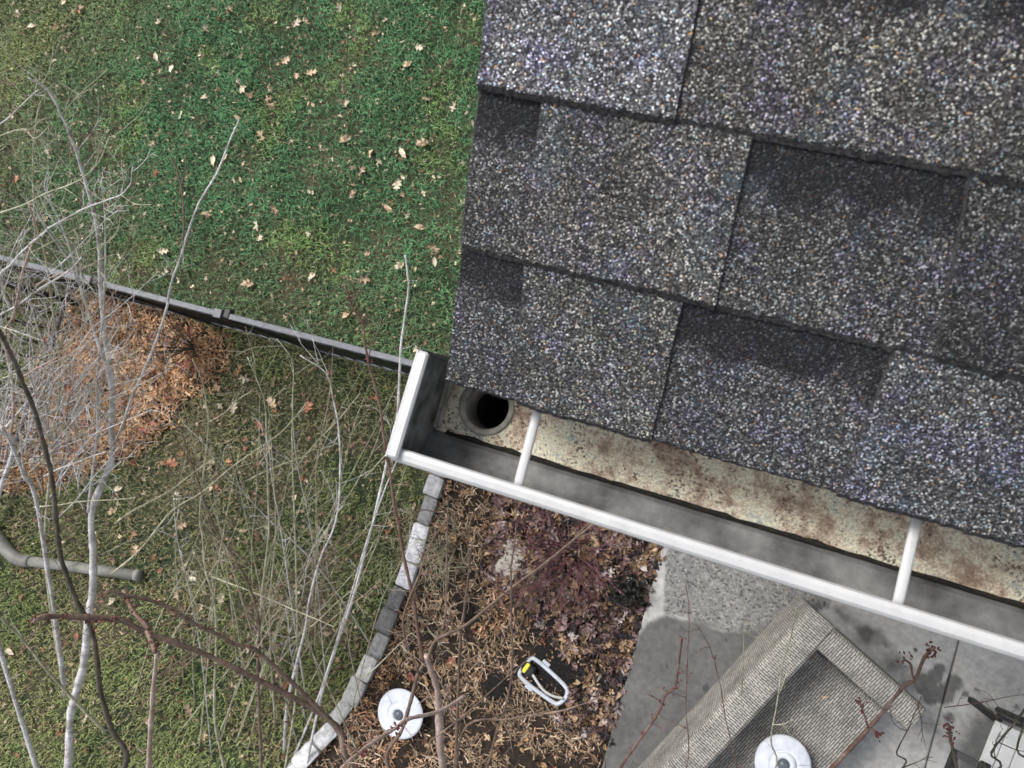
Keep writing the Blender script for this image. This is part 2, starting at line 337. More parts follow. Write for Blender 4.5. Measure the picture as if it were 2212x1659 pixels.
def slivers(x, y, z, L, W, col, tilt=.35, th=None):
    n = len(x); th = rng.uniform(0, 2*math.pi, n) if th is None else th; tl = rng.normal(0, tilt, n); ro = rng.normal(0, .5, n)
    t = np.stack([np.cos(th)*np.cos(tl), np.sin(th)*np.cos(tl), np.sin(tl)], 1); s = np.stack([-np.sin(th)*np.cos(ro), np.cos(th)*np.cos(ro), np.sin(ro)], 1); u = np.cross(t, s)
    C = np.stack([x, y, z], 1); l = (L/2)[:, None]; ww = (W/2)[:, None]; hgt = (W*.45)[:, None]; tap = rng.uniform(.3, 1, n)[:, None]
    V = np.stack([C-t*l-s*ww*tap, C-t*l+s*ww*tap, C+t*l+s*ww, C+t*l-s*ww, C-t*l*.8+u*hgt, C+t*l*.8+u*hgt], 1).reshape(-1, 3)
    i = np.arange(n)[:, None]*6
    T = np.concatenate([i+np.array([q]) for q in ((0, 3, 5), (0, 5, 4), (1, 4, 5), (1, 5, 2), (0, 4, 1), (3, 2, 5))])
    return V, T, np.repeat(col[:, None, :], 6, 1).reshape(-1, 3)
def palette(n, cs, ws):
    cs = np.array(cs); k = rng.choice(len(cs), n, p=np.array(ws)/sum(ws)); return cs[k]*(.6+.7*rng.random((n, 1)))
def scatter(poly, n, margin=0.0):
    P = np.array([p[:2] for p in poly]); a, b = P.min(0), P.max(0); x = rng.uniform(a[0], b[0], n); y = rng.uniform(a[1], b[1], n); k = polydist(x, y, poly) > margin; return x[k], y[k]
x, y = scatter(BED1, 26000, -.05); kp = rng.random(len(x)) < np.clip((polydist(x, y, BED1)+.06)*5+.5*(n2(x*9, y*9)-.5), .05, 1); x, y = x[kp], y[kp]; n = len(x)
dark = np.clip((n2.fbm(x*4, y*4)-.44)*7, 0, 1)[:, None]; front = np.clip(((-y)-.35)/.5, 0, 1)[:, None]
cc = palette(n, [(.70, .40, .20), (.54, .30, .155), (.82, .59, .37), (.34, .21, .14), (.14, .10, .08)], [5, 4, 3, 2, 1.6]); cc = cc*(1-.36*np.maximum(dark, front*.7))
V, T, C = slivers(x, y, h_bed1(x, y, polydist(x, y, BED1)).clip(0)+rng.uniform(.004, .025, n), rng.uniform(.02, .075, n), rng.uniform(.004, .012, n), cc)
tag(obj('wood_chips', V, T, M['wood_chip'], cols=C), 'fresh orange wood chip mulch in a rounded heap by the fence', 'mulch', kind='stuff')
# second bed: brown mulch, dark leaves and black compost
HOLES = [(1222, 1432, .20), (1358, 1270, .13), (1180, 1325, .12), (1262, 1400, .12), (1010, 1320, .06), (1075, 1480, .09), (960, 1260, .05), (985, 1225, .04), (1240, 1120, .10), (1360, 1575, .06), (1070, 1600, .07), (945, 1560, .07)]  # bare gaps; the last one paints the drop shadow beside the disc
HP = [(*pt(a, b, 0)[:2], r) for a, b, r in HOLES]
def hole(x, y):
    d = np.full(np.shape(x), 0.0)
    for hx, hy, r in HP: d = np.maximum(d, np.clip(1.6-np.hypot(x-hx, y-hy)/r-.9*(n3.fbm(x*14, y*14)-.5), 0, 1))
    return d
x, y = scatter(BED2, 52000, -.0); hh = hole(x, y); kp = (rng.random(len(x)) > hh*.93) & (rng.random(len(x)) < np.clip((n4.fbm(x*11, y*11)-.36)*9, .12, 1)); x, y = x[kp], y[kp]; n = len(x)
cc = palette(n, [(.32, .22, .14), (.44, .32, .21), (.62, .49, .36), (.17, .115, .08), (.05, .04, .036), (.46, .26, .14)], [5, 4.5, 2.6, 3, 2.4, .5])
warm = np.clip((n1.fbm(x*3.3, y*3.3)-.55)*8, 0, 1)[:, None]; cc = cc*(1-warm)+cc*np.array([1.12, .93, .8])*warm; cc *= np.clip(.15+1.6*n2.fbm(x*7, y*7)[:, None], .3, 1.25)
V, T, C = slivers(x, y, h_bed2(x, y, polydist(x, y, BED2)).clip(0)+rng.uniform(.002, .02, n), rng.uniform(.015, .07, n), rng.uniform(.0025, .008, n), cc)
tag(obj('bark_mulch', V, T, M['wood_chip'], cols=C), 'brown shredded bark mulch between the edging and the patio', 'mulch', kind='stuff')
for i, (hx, hy, r) in enumerate(HP[:6]):
    P = [(hx+r*.95*math.cos(a)*(1+.25*(n1(i*7.1, a*2)-.5)), hy+r*.95*math.sin(a)*(1+.25*(n1(i*7.1+3, a*2)-.5)), 0) for a in np.linspace(0, 2*math.pi, 18)[:-1]]
    tag(grid_sheet('compost', P, lambda x, y, d: np.where(d > 0, .03+.02*n1.fbm(x*25, y*25)*np.clip(d*20, 0, 1), -.01), M['black_soil'], .015), kind='structure')
# ------------------------------------------------------------------ leaves
HALF = [[(.012, -.62), (.02, -.40), (.15, -.42), (.24, -.33), (.07, -.2), (.27, -.17), (.40, .03), (.33, .05), (.09, .02), (.2, .2), (.25, .36), (.07, .24), (.03, .5)],
        [(.012, -.55), (.03, -.34), (.2, -.30), (.15, -.16), (.08, -.1), (.33, 0), (.36, .16), (.2, .13), (.08, .16), (.18, .34), (.05, .32), (.02, .5)],
        [(.012, -.5), (.05, -.4), (.17, -.28), (.21, -.1), (.22, .05), (.17, .25), (.08, .4), (.01, .5)],
        [(.012, -.6), (.02, -.3), (.24, -.36), (.12, -.18), (.06, -.08), (.42, .12), (.30, .18), (.07, .12), (.16, .42), (.05, .3), (.015, .48)]]
def leaf_geo(half, curl, fold, seed):
    r = np.random.default_rng(seed); V = []; Fc = []
    mids = [(0, p[1]) for p in half]
    for sx in (-1, 1):
        o = len(V)
        for (a, b), mm in zip(half, mids): V += [(0, mm[1]), (sx*a*(1+.2*r.normal()*.5), b+.03*r.normal()*(a > .05))]
        for k in range(len(half)-1):
            q = (o+2*k, o+2*k+2, o+2*k+3, o+2*k+1); Fc.append(q if sx < 0 else q[::-1])
    V = np.array(V); z = fold*np.abs(V[:, 0])+curl*(V[:, 1]**2)+.25*curl*np.sin(V[:, 0]*9+V[:, 1]*7+seed)
    return np.column_stack([V, z]), Fc
LEAFG = [leaf_geo(HALF[i % 4], c, f, i) for i, (c, f) in enumerate(((.25, .3), (.5, .2), (.3, .5), (-.2, .35), (.6, -.2), (.2, .6), (.4, .1)))]
def m_leaf(name, a, b):
    k = NT(name); co = k.coord(); f = k.noise(co, 5, 4); c = k.ramp(f, [(.3, a), (.7, b)])
    inf = k.n('ObjectInfo').outputs['Random']; c = k.mix(1, c, k.ramp(inf, [(0, .65), (1, 1.25)]), 'MULTIPLY'); k.col(c).rough(.65); return k.m
LM = {'cream': m_leaf('cream_leaf', (.46, .38, .27), (.66, .58, .45)), 'tan': m_leaf('tan_leaf', (.36, .25, .155), (.54, .41, .29)), 'rusty': m_leaf('rusty_leaf', (.28, .10, .06), (.46, .22, .13)), 'brown': m_leaf('brown_leaf', (.15, .085, .045), (.30, .18, .10))}
LME = {}
for cname, mm in LM.items():
    for i, (V, Fc) in enumerate(LEAFG):
        me = bpy.data.meshes.new('oak_leaf'); me.from_pydata(V.tolist(), [], Fc); me.materials.append(mm); LME[cname, i] = me
def leaf(p, size, cname, label, group, kind=None, rz=None):
    o = bpy.data.objects.new('oak_leaf', LME[cname, random.randrange(7) if kind is None else kind]); COL.objects.link(o)
    size *= .84; o.location = (p[0], p[1], p[2]-random.uniform(0, .015)); o.scale = (size*random.uniform(.75, 1.1), size, size*random.uniform(.7, 1.8)); o.rotation_euler = (random.gauss(0, .3), random.gauss(0, .3), random.uniform(0, 6.28) if rz is None else rz)
    tag(o, label, 'leaf', group)
BACK = {'cream': 'cream coloured dead oak leaf on the grass beyond the fence', 'tan': 'tan dead oak leaf on the grass beyond the fence', 'rusty': 'rusty red dead oak leaf on the grass beyond the fence', 'brown': 'dark brown dead oak leaf on the grass beyond the fence'}
FRONT = {k: v.replace('on the grass beyond the fence', 'on the sparse grass between fence and edging stones') for k, v in BACK.items()}
SEEN = [(370, 148, 'cream', 2), (618, 130, 'tan', 0), (495, 22, 'tan', 1), (325, 308, 'tan', 0), (335, 374, 'rusty', 1), (578, 212, 'tan', 3), (583, 226, 'tan', 1), (978, 229, 'cream', 3), (905, 102, 'cream', 0), (738, 299, 'tan', 1), (862, 573, 'cream', 0), (788, 604, 'tan', 3), (818, 352, 'cream', 1), (745, 299, 'tan', 2), (554, 487, 'cream', 3), (592, 452, 'tan', 0), (484, 340, 'cream', 2), (460, 346, 'cream', 2), (337, 122, 'cream', 2), (66, 58, 'cream', 2), (527, 192, 'cream', 2), (512, 178, 'cream', 1), (445, 462, 'tan', 2), (353, 543, 'cream', 0), (355, 590, 'cream', 3), (535, 613, 'tan', 0), (662, 49, 'tan', 1), (640, 48, 'cream', 0), (442, 62, 'cream', 1), (672, 155, 'tan', 0), (563, 292, 'tan', 3), (918, 212, 'tan', 0), (748, 222, 'cream', 2), (912, 310, 'tan', 0), (760, 362, 'tan', 1), (858, 400, 'cream', 0), (838, 450, 'tan', 2), (905, 490, 'tan', 2), (938, 565, 'cream', 2), (936, 535, 'tan', 0), (745, 685, 'tan', 2), (672, 598, 'cream', 2), (40, 25, 'cream', 2), (137, 4, 'cream', 2), (175, 20, 'tan', 2), (880, 140, 'tan', 0), (1000, 350, 'cream', 1), (870, 330, 'cream', 2), (800, 330, 'tan', 2), (780, 370, 'tan', 3)]
for a, b, c, k in SEEN: leaf(pt(a, b, .045), random.uniform(.085, .115), c, BACK[c], c+' oak leaves beyond the fence', k)
SEENF = [(283, 1002, 'rusty', 1), (370, 1000, 'rusty', 0), (415, 1248, 'cream', 0), (703, 1156, 'cream', 1), (393, 1134, 'tan', 0), (285, 1155, 'brown', 3), (290, 1190, 'tan', 0), (255, 1055, 'cream', 2), (585, 870, 'tan', 0), (665, 880, 'rusty', 0), (475, 877, 'cream', 1), (505, 880, 'cream', 0), (20, 1408, 'cream', 2), (455, 1005, 'tan', 3), (495, 1000, 'rusty', 1), (240, 1300, 'cream', 2), (405, 1535, 'tan', 0), (515, 800, 'brown', 0), (525, 817, 'cream', 3), (830, 775, 'tan', 1), (560, 920, 'rusty', 2), (440, 1590, 'tan', 3)]
for a, b, c, k in SEENF: leaf(pt(a, b, .04), random.uniform(.085, .12), c, FRONT[c], c+' oak leaves on the front lawn', k)
nb = nf = 0
while nb < 128 or nf < 68:
    a, b = random.uniform(0, 1060), random.uniform(0, 1650); p = pt(a, b, .04)
    c = random.choices(('cream', 'tan', 'rusty', 'brown'), (6, 4, .6, 2.4))[0]
    if polydist(p[0], p[1], BED1) > -.03 or polydist(p[0], p[1], BED2) > -.08: continue
    if p[1] > .25 and nb < 128:
        if a > 1060-.09*b: continue
        nb += 1; leaf(p, random.choice((.035, .04, .05, .055, .065, .08)), c, BACK[c], c+' oak leaves beyond the fence')
    elif p[1] < .05 and a < 900 and nf < 68:
        nf += 1; c = random.choices(('cream', 'tan', 'rusty', 'brown'), (2, 4, 3, 4))[0]; leaf(p, random.uniform(.05, .09), c, FRONT[c], c+' oak leaves on the front lawn')
for (a, b, h, c, lab) in ((1782, 1506, .40, 'tan', 'orange tan leaf lying on the seat of the wicker sofa'), (1752, 1418, .42, 'rusty', 'reddish leaf caught in the inner corner of the wicker sofa'), (948, 0, 0, '', '')):
    if c: leaf(pt(a, b, h), .05, c, lab, None, 2)
def litter(poly, n, cs, ws, size, name, label, zf):
    x, y = scatter(poly, n, .01); n = len(x); Vs = []; Ts = []; Cs = []; o = 0; col = palette(n, cs, ws)
    for i in range(n):
        V, Fc = LEAFG[i % 7]; a = rng.uniform(0, 6.28); s = rng.uniform(*size); t1, t2 = rng.normal(0, .4, 2)
        R = np.array(Matrix.Rotation(a, 3, 'Z')@Matrix.Rotation(t1, 3, 'X')@Matrix.Rotation(t2, 3, 'Y'))
        W_ = (V*s)@R.T+np.array([x[i], y[i], zf(x[i], y[i])+.02]); Vs.append(W_); Ts.append(np.array(Fc)+o); o += len(V); Cs.append(np.repeat(col[i][None], len(V), 0))
    tag(obj(name, np.concatenate(Vs), np.concatenate(Ts), M['litter'], cols=np.concatenate(Cs)), label, 'leaf litter', kind='stuff')
LIT = [pt(a, b, 0) for a, b in ((1060, 1060), (1440, 1180), (1395, 1310), (1320, 1620), (1200, 1560), (1240, 1440), (1150, 1330), (1050, 1230))]
litter(LIT, 1900, [(.12, .07, .07), (.25, .17, .165), (.22, .14, .085), (.36, .25, .155), (.03, .024, .026), (.42, .36, .34)], [2.4, 2, 3, 2.4, 4, 1], (.05, .10), 'leaf_litter', 'purplish brown fallen leaves thick beside the patio edge', lambda a, b: .03)
litter(BED2, 1000, [(.30, .19, .10), (.16, .09, .06), (.42, .31, .20), (.32, .13, .09)], [3, 3, 1, 1.4], (.035, .075), 'leaf_crumbs', 'small scattered brown leaves over the bark mulch', lambda a, b: .015)
LAWN = [pt(a, b, 0) for a, b in ((-20, -20), (1060, -20), (935, 760), (-20, 520))]
litter(LAWN, 1500, [(.40, .29, .19), (.22, .14, .09), (.55, .46, .33), (.30, .15, .10)], [3, 3, 2, .8], (.014, .036), 'leaf_bits', 'tiny scattered leaf fragments in the lawn beyond the fence', lambda a, b: .012)
LAWNF = [pt(a, b, 0) for a, b in ((500, 720), (900, 850), (930, 1030), (850, 1280), (640, 1640), (0, 1640), (0, 1120), (300, 1020))]
litter(LAWNF, 1000, [(.34, .23, .15), (.20, .12, .08), (.48, .40, .28), (.34, .16, .11)], [3, 3, 2, 1.4], (.018, .045), 'leaf_bits', 'small brown leaf fragments in the sparse front lawn', lambda a, b: .012)
litter(BED1, 260, [(.24, .13, .08), (.42, .30, .18), (.30, .12, .09)], [3, 1.5, 1.5], (.05, .09), 'fallen_leaves', 'brown leaves mixed into the orange wood chips', lambda a, b: .075)
# ------------------------------------------------------------------ edging stones
TONES = [(.42, .42, .43), (.40, .40, .41), (.24, .24, .25), (.66, .66, .70), (.60, .60, .64), (.13, .13, .13), (.15, .15, .15), (.27, .27, .265), (.50, .49, .47), (.40, .40, .38), (.38, .38, .37), (.62, .62, .62), (.68, .68, .68), (.60, .60, .60), (.45, .45, .45), (.4, .4, .4)]
EL = ['grey edging block half hidden under the gutter corner', 'mottled grey edging block just below the white gutter lip', 'mid grey edging block above the two whitest blocks', 'clean white edging block, upper of two side by side below the gutter', 'clean white edging block resting against the dark grey pair', 'dark grey edging block directly below the white blocks', 'second dark grey edging block below the first dark one', 'mottled grey block between dark block and pale chipped block', 'pale chipped edging block halfway down the row', 'weathered grey block below the pale chipped one', 'long dull grey block left of the white round disc', 'whitish edging block at the foot of the row beside the disc', 'bright white block crossed by a reddish branch near the frame bottom', 'white block cut by the bottom of the picture', 'edging block just below the picture', 'last edging block below the picture']
for i in range(14):
    a, b = EDGE[i], EDGE[i+1]; t = b-a; L = np.linalg.norm(t); t = t/L; s_ = np.array([-t[1], t[0], 0]); c = (a+b)/2+s_*random.uniform(-.010, .010); t2 = t+s_*random.uniform(-.09, .09)
    mb = MB(); nx, ny, nz = 8, 5, 3; hL, hW, H_ = L/2-.002, .050+.006*math.sin(i*2.3), .07+.012*math.sin(i*1.7)
    bm = bmesh.new(); bmesh.ops.create_grid(bm, x_segments=8, y_segments=5, size=1); bm.free()
    vs = []; fs = []
    P = lambda u, v, z: c+t2/np.linalg.norm(t2)*u+s_*v+np.array([0, 0, z])
    for iu in range(nx+1):
        for iv in range(ny+1):
            u = (iu/nx*2-1); v = (iv/ny*2-1); e = max(abs(u), abs(v)); rr = .965 if e > .99 else 1; cr = .955 if abs(u) > .99 and abs(v) > .99 else 1
            vs.append(P(u*hL*rr*cr+.003*n1(iu*1.7+i*9, iv*1.3), v*hW*rr*cr+.004*(n2(iu*1.1+i*5, iv)-.5), H_-(.009 if e > .99 else 0)+.006*(n3(iu*.9+i*11, iv*.9)-.5)))
    idx = lambda p, q: p*(ny+1)+q
    for p in range(nx):
        for q in range(ny): fs.append((idx(p, q), idx(p+1, q), idx(p+1, q+1), idx(p, q+1)))
    ring = [idx(p, 0) for p in range(nx)]+[idx(nx, q) for q in range(ny)]+[idx(p, ny) for p in range(nx, 0, -1)]+[idx(0, q) for q in range(ny, 0, -1)]
    o = len(vs)
    for r in ring: vs.append((np.array(vs[r])-c)*np.array([1.03, 1.03, 0])+c*np.array([1, 1, 0])+np.array([0, 0, -.02]))
    for k in range(len(ring)): fs.append((ring[(k+1) % len(ring)], ring[k], o+k, o+(k+1) % len(ring)))
    tag(obj('edging_stone', vs, fs, M['concrete_stone'], cols=np.tile(np.array(TONES[i]), (len(vs), 1))), EL[i], 'edging stone', 'edging blocks between lawn and mulch bed')
# ------------------------------------------------------------------ patio
J0, J1 = pt(2072, 1385, .05), pt(2000, 1659, .05); jd = (J1-J0)/np.linalg.norm(J1-J0)
WETP = [pt(x, y, .05)[:2] for x, y in ((1365, 1395), (1400, 1345), (1440, 1330), (1500, 1342), (1560, 1362), (1610, 1365), (1680, 1340), (1705, 1310), (1780, 1300), (1700, 1420), (1500, 1640), (1440, 1800), (1250, 1800), (1290, 1640))]
PEB = [pt(x, y, .05)[:2] for x, y in ((1440, 1185), (1462, 1130), (1800, 1200), (1790, 1310), (1690, 1340), (1610, 1368), (1560, 1365), (1500, 1345), (1435, 1322))]
SMEAR = [pt(x, y, .05)[:2] for x, y in ((1790, 1310), (1870, 1330), (1940, 1400), (1990, 1470), (1960, 1500), (1900, 1440))]
DARK2 = [pt(x, y, .05)[:2] for x, y in ((2095, 1545), (2150, 1535), (2190, 1560), (2150, 1700), (2040, 1700))]
SPOTS = [(2000, 1480, 24), (2020, 1462, 16), (2040, 1500, 22), (2062, 1475, 18), (2030, 1445, 12), (2050, 1550, 11), (2011, 1508, 16), (2085, 1498, 7), (2195, 1527, 6), (2032, 1444, 9), (1525, 1486, 0), (1985, 1540, 9), (2110, 1490, 5)]
def m_conc():
    k = NT('stained_concrete'); co = k.coord(); ch = k.sep(k.attr())
    c = k.ramp(k.noise(co, 3.5, 6, .6), [(.3, (.32, .315, .305)), (.7, (.46, .455, .44))])
    peb = k.ramp(k.sep(k.vor(co, 95))[0], [(0, (.09, .09, .088)), (.13, (.175, .173, .168)), (.5, (.215, .212, .205)), (.86, (.28, .275, .265))], 'CONSTANT')
    c = k.mix(ch[1], c, peb); c = k.mix(1, c, k.ramp(k.noise(co, 28, 7, .75), [(.3, .72), (.7, 1.2)]), 'MULTIPLY')
    c = k.mix(ch[0], c, k.mix(1, c, (.17, .17, .172), 'MULTIPLY')); pits = k.ramp(k.vor(co, 16, 'Distance'), [(.03, .25), (.06, 1)]); c = k.mix(.8, c, k.mix(1, c, pits, 'MULTIPLY'))
    k.col(c); k.rough(.8); k.bump(k.noise(co, 130, 4), .3, .003); return k.m
MC = m_conc()
def slab(lo, hi):
    """a slab between two lines; lo(s), hi(s) give points for y = s"""
    ys = np.linspace(.10, -3.6, 300); rows = []
    nx = 170
    for yv in ys:
        a, b = lo(yv), hi(yv); rows.append(np.linspace(a, b, nx))
    V = np.array(rows); X, Y = V[..., 0], V[..., 1]; wob = .05*(n1.fbm(X*9, Y*9)-.5)+.02*(n2.fbm(X*30, Y*30)-.5)
    wet = np.clip(polydist(X, Y, WETP)/.02+.5+wob*20, 0, 1)*.85; peb = np.clip((polydist(X, Y, PEB)+wob*.6)/.015+.5, 0, 1)*(1-.0*wet)
    sm = np.clip((polydist(X, Y, SMEAR)+wob*1.8)/.05+.3, 0, 1)*.9*np.clip(n3.fbm(X*11, Y*11)*2-.3, 0, 1); wet = np.maximum(wet, sm)
    wet = np.maximum(wet, .75*np.clip((polydist(X, Y, DARK2)+wob)/.08+.4, 0, 1))
    for (sx, sy, r) in SPOTS:
        q = pt(sx, sy, .05); rr = r*depth(q)/F
        if r: wet = np.maximum(wet, .8*np.clip((rr-np.hypot(X-q[0], Y-q[1])+wob*.25)/.008+.5, 0, 1))
    for (sx, sy, r) in [(1525, 1486, 12), (1568, 1383, 5), (1595, 1435, 5), (1440, 1440, 4), (1560, 1545, 5), (1532, 1630, 5), (1888, 1430, 4), (1978, 1404, 7)]:
        q = pt(sx, sy, .05); rr = r*.6*depth(q)/F; wet = np.maximum(wet, np.clip((rr-np.hypot(X-q[0], Y-q[1]))/.006+.5, 0, 1)*1.4)
    cols = np.stack([wet, peb*(wet < .5), 0*wet], -1).reshape(-1, 3); ny = len(ys); idx = np.arange(ny*nx).reshape(ny, nx)
    Fq = np.stack([idx[:-1, :-1], idx[1:, :-1], idx[1:, 1:], idx[:-1, 1:]], -1).reshape(-1, 4); V = V.reshape(-1, 3)
    ring = np.concatenate([idx[0, :-1], idx[:-1, -1], idx[-1, :0:-1], idx[:0:-1, 0]]); o = len(V); V = np.concatenate([V, V[ring]*np.array([1, 1, 0])-np.array([0, 0, .03])]); k = len(ring)
    Sd = np.array([[ring[i], ring[(i+1) % k], o+(i+1) % k, o+i] for i in range(k)]); cols = np.concatenate([cols, cols[ring]])
    tag(obj('patio', V, np.concatenate([Fq, Sd]), MC, cols=cols), kind='structure')
onl = lambda p, d, yv: p+d*((yv-p[1])/d[1])
slab(lambda yv: onl(PL[0], pdir, yv), lambda yv: onl(J0, jd, yv)-np.array([.006, 0, 0]))
slab(lambda yv: onl(J0, jd, yv)+np.array([.006, 0, 0]), lambda yv: onl(J0, jd, yv)+np.array([2.6, 0, 0]))
# ------------------------------------------------------------------ house corner
house = thing('house', (1.6, .6, 0), 'house corner with grey laminated shingle roof and open white eave gutter', 'house')
E_ = .143; cp, sp_ = math.cos(PITCH), math.sin(PITCH)
def rw(x, s, h): return np.array([x, s*cp-h*sp_, HC+s*sp_+h*cp])
XR = 3.4; NCO = 16; EDGE_SHADE_W = .0050  # the dark edge flares out this far to draw the butt shadow
deck = MB(); dk = [rw(.012, .012, -.012), rw(XR, .012, -.012), rw(XR, NCO*E_, -.012), rw(.012, NCO*E_, -.012), rw(.012, .012, -.002), rw(XR, .012, -.002), rw(XR, NCO*E_, -.002), rw(.012, NCO*E_, -.002)]
deck.add(dk, [(3, 2, 1, 0), (4, 5, 6, 7), (0, 1, 5, 4), (1, 2, 6, 5), (2, 3, 7, 6), (3, 0, 4, 7)])
roof = deck.build('roof', M['shingle_edge_shade'], house)
X = lambda a, b: roofpt(a, b)[0]
# pieces: (x at butt left, x at top left, x at butt right, x at top right, tint) of the raised laminate layer
G1 = (1, 1, 1)
TABS = {0: [(X(1122, 850), X(1137, 560), X(1415, 925), X(1475, 650), (1.02, 1.02, 1.0)), (X(1810, 1045), X(1930, 755), 1.02, 1.02, (.98, 1.0, 1.05)), (1.25, 1.27, 1.5, 1.5, G1)],
        1: [(X(1135, 555), X(1172, 230), X(1550, 643), X(1622, 300), (1.05, 1.03, 1.0)), (X(2025, 745), X(2075, 420), .83, .82, (.55, .55, .56)), (1.05, 1.05, 1.4, 1.38, G1)],
        2: [(0.0, 0.0, X(1465, 248), X(1507, 0), (1.7, 1.72, 1.85)), (X(2115, 370), X(2200, 150), .75, .75, (.78, .78, .76)), (.95, .95, 1.3, 1.3, G1)],
        3: [(.12, .13, .42, .41, G1), (.60, .6, .8, .8, G1)]}
SLOT = {0: (.90, .91, .96), 1: (.86, .86, .87), 2: (1.12, 1.1, 1.04), 3: (1, 1, 1)}
for k in range(NCO):
    step = .004 if k < 4 else .03
    V = []; Fc = []; C = []; UVs = []; mi = []
    def layer(x0b, x0t, x1b, x1t, hb, ht, thick, tint, mat):
        """a thin slab; hb/ht top heights at the butt and at the upper end, with a ragged butt edge"""
        nx = max(2, int((x1b-x0b)/step)); s_list = [0, .0015, .02, .05, .09, .12, E_, E_+.05]; base = len(V)
        rag = rng.normal(0, .0006, nx+1)+.0015*(n1(np.arange(nx+1)*step*25, k*3.3)-.5); rl = rng.normal(0, .0006, len(s_list)); rr_ = rng.normal(0, .0006, len(s_list))
        for i in range(nx+1):
            f_ = i/nx
            for j, s in enumerate(s_list):
                q = min(s/E_, 1.35); x = (x0b+(x0t-x0b)*q)*(1-f_)+(x1b+(x1t-x1b)*q)*f_
                if i == 0: x += rl[j]
                if i == nx: x += rr_[j]
                h = hb+(ht-hb)*s/E_-(.0012 if j == 0 else 0); ss = s+(rag[i] if j < 2 else 0)
                V.append(rw(x, k*E_+ss, h)); C.append(tint); UVs.append((x+k*.73, s))
        ns = len(s_list); I = lambda i, j: base+i*ns+j
        for i in range(nx):
            for j in range(ns-1): Fc.append((I(i, j), I(i+1, j), I(i+1, j+1), I(i, j+1))); mi.append(mat)
        b2 = len(V)                                                     # lower rim for the butt and side faces
        for i in range(nx+1): V.append(rw((x0b*(1-i/nx)+x1b*i/nx), k*E_+rag[i]-EDGE_SHADE_W, hb-thick)); C.append(tint); UVs.append((i*step, 0))
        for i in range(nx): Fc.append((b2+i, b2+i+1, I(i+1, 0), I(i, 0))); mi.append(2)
        for ii, sg in ((0, 1), (nx, -1)):
            b3 = len(V)
            for j, s in enumerate(s_list):
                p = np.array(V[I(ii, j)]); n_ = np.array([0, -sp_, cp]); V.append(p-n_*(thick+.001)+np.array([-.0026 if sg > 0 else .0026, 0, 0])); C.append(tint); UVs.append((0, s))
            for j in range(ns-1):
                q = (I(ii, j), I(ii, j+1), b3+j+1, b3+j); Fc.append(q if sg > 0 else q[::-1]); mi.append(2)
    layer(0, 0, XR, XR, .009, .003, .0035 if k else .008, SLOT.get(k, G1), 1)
    tabs = TABS.get(k)
    if tabs is None:
        tabs = []; x = random.uniform(-.1, .2)
        while x < XR-.3: wd = random.uniform(.16, .3); g = random.uniform(.8, 1.25); tabs.append((max(x, 0), max(x, 0)+.01, x+wd, x+wd-.01, (g, g, g*1.03))); x += wd+random.uniform(.14, .25)
    for (a, a2, b, b2_, tint) in tabs: layer(a, a2, b, b2_, .0122, .0062, .0045, tint, 0)
    obj('shingle_course', V, Fc, [M['shingle'], M['shingle_slot'], M['shingle_edge_shade']], roof, cols=np.array(C), uv=UVs, mi=mi)
# rake board, fascia, soffit, wall
rk = MB(); a_, b_ = rw(.04, .03, -.10), rw(.04, NCO*E_, -.10); rk.bar(rw(.035, .05, -.085), rw(.035, NCO*E_, -.085), .02, .14, up=(0, -sp_, cp)); rk.build('rake_board', M['fascia'], house)
fs = MB(); fs.box((XR/2+.02, .036, HC-.085), np.eye(3), (XR-.03, .022, .15)); fs.build('fascia', M['fascia'], house)
dr = MB(); dr.add([rw(.0025, .010, .0), rw(.0025, NCO*E_, .0), rw(.0025, NCO*E_, -.028), rw(.0025, .010, -.028), rw(.0118, .010, -.003), rw(.0118, NCO*E_, -.003)], [(0, 1, 2, 3), (0, 4, 5, 1)]); dr.build('drip_edge', M['dark_pipe'], house)
sf = MB(); sf.box((XR/2+.1, .10, HC-.165), np.eye(3), (XR-.2, .105, .01)); sf.build('soffit', M['fascia'], house)
wl = MB(); wl.box((XR/2+.15, 1.2, (HC-.17)/2), np.eye(3), (XR-.3, 2.1, HC-.17)); wl.build('wall', M['siding'], house)
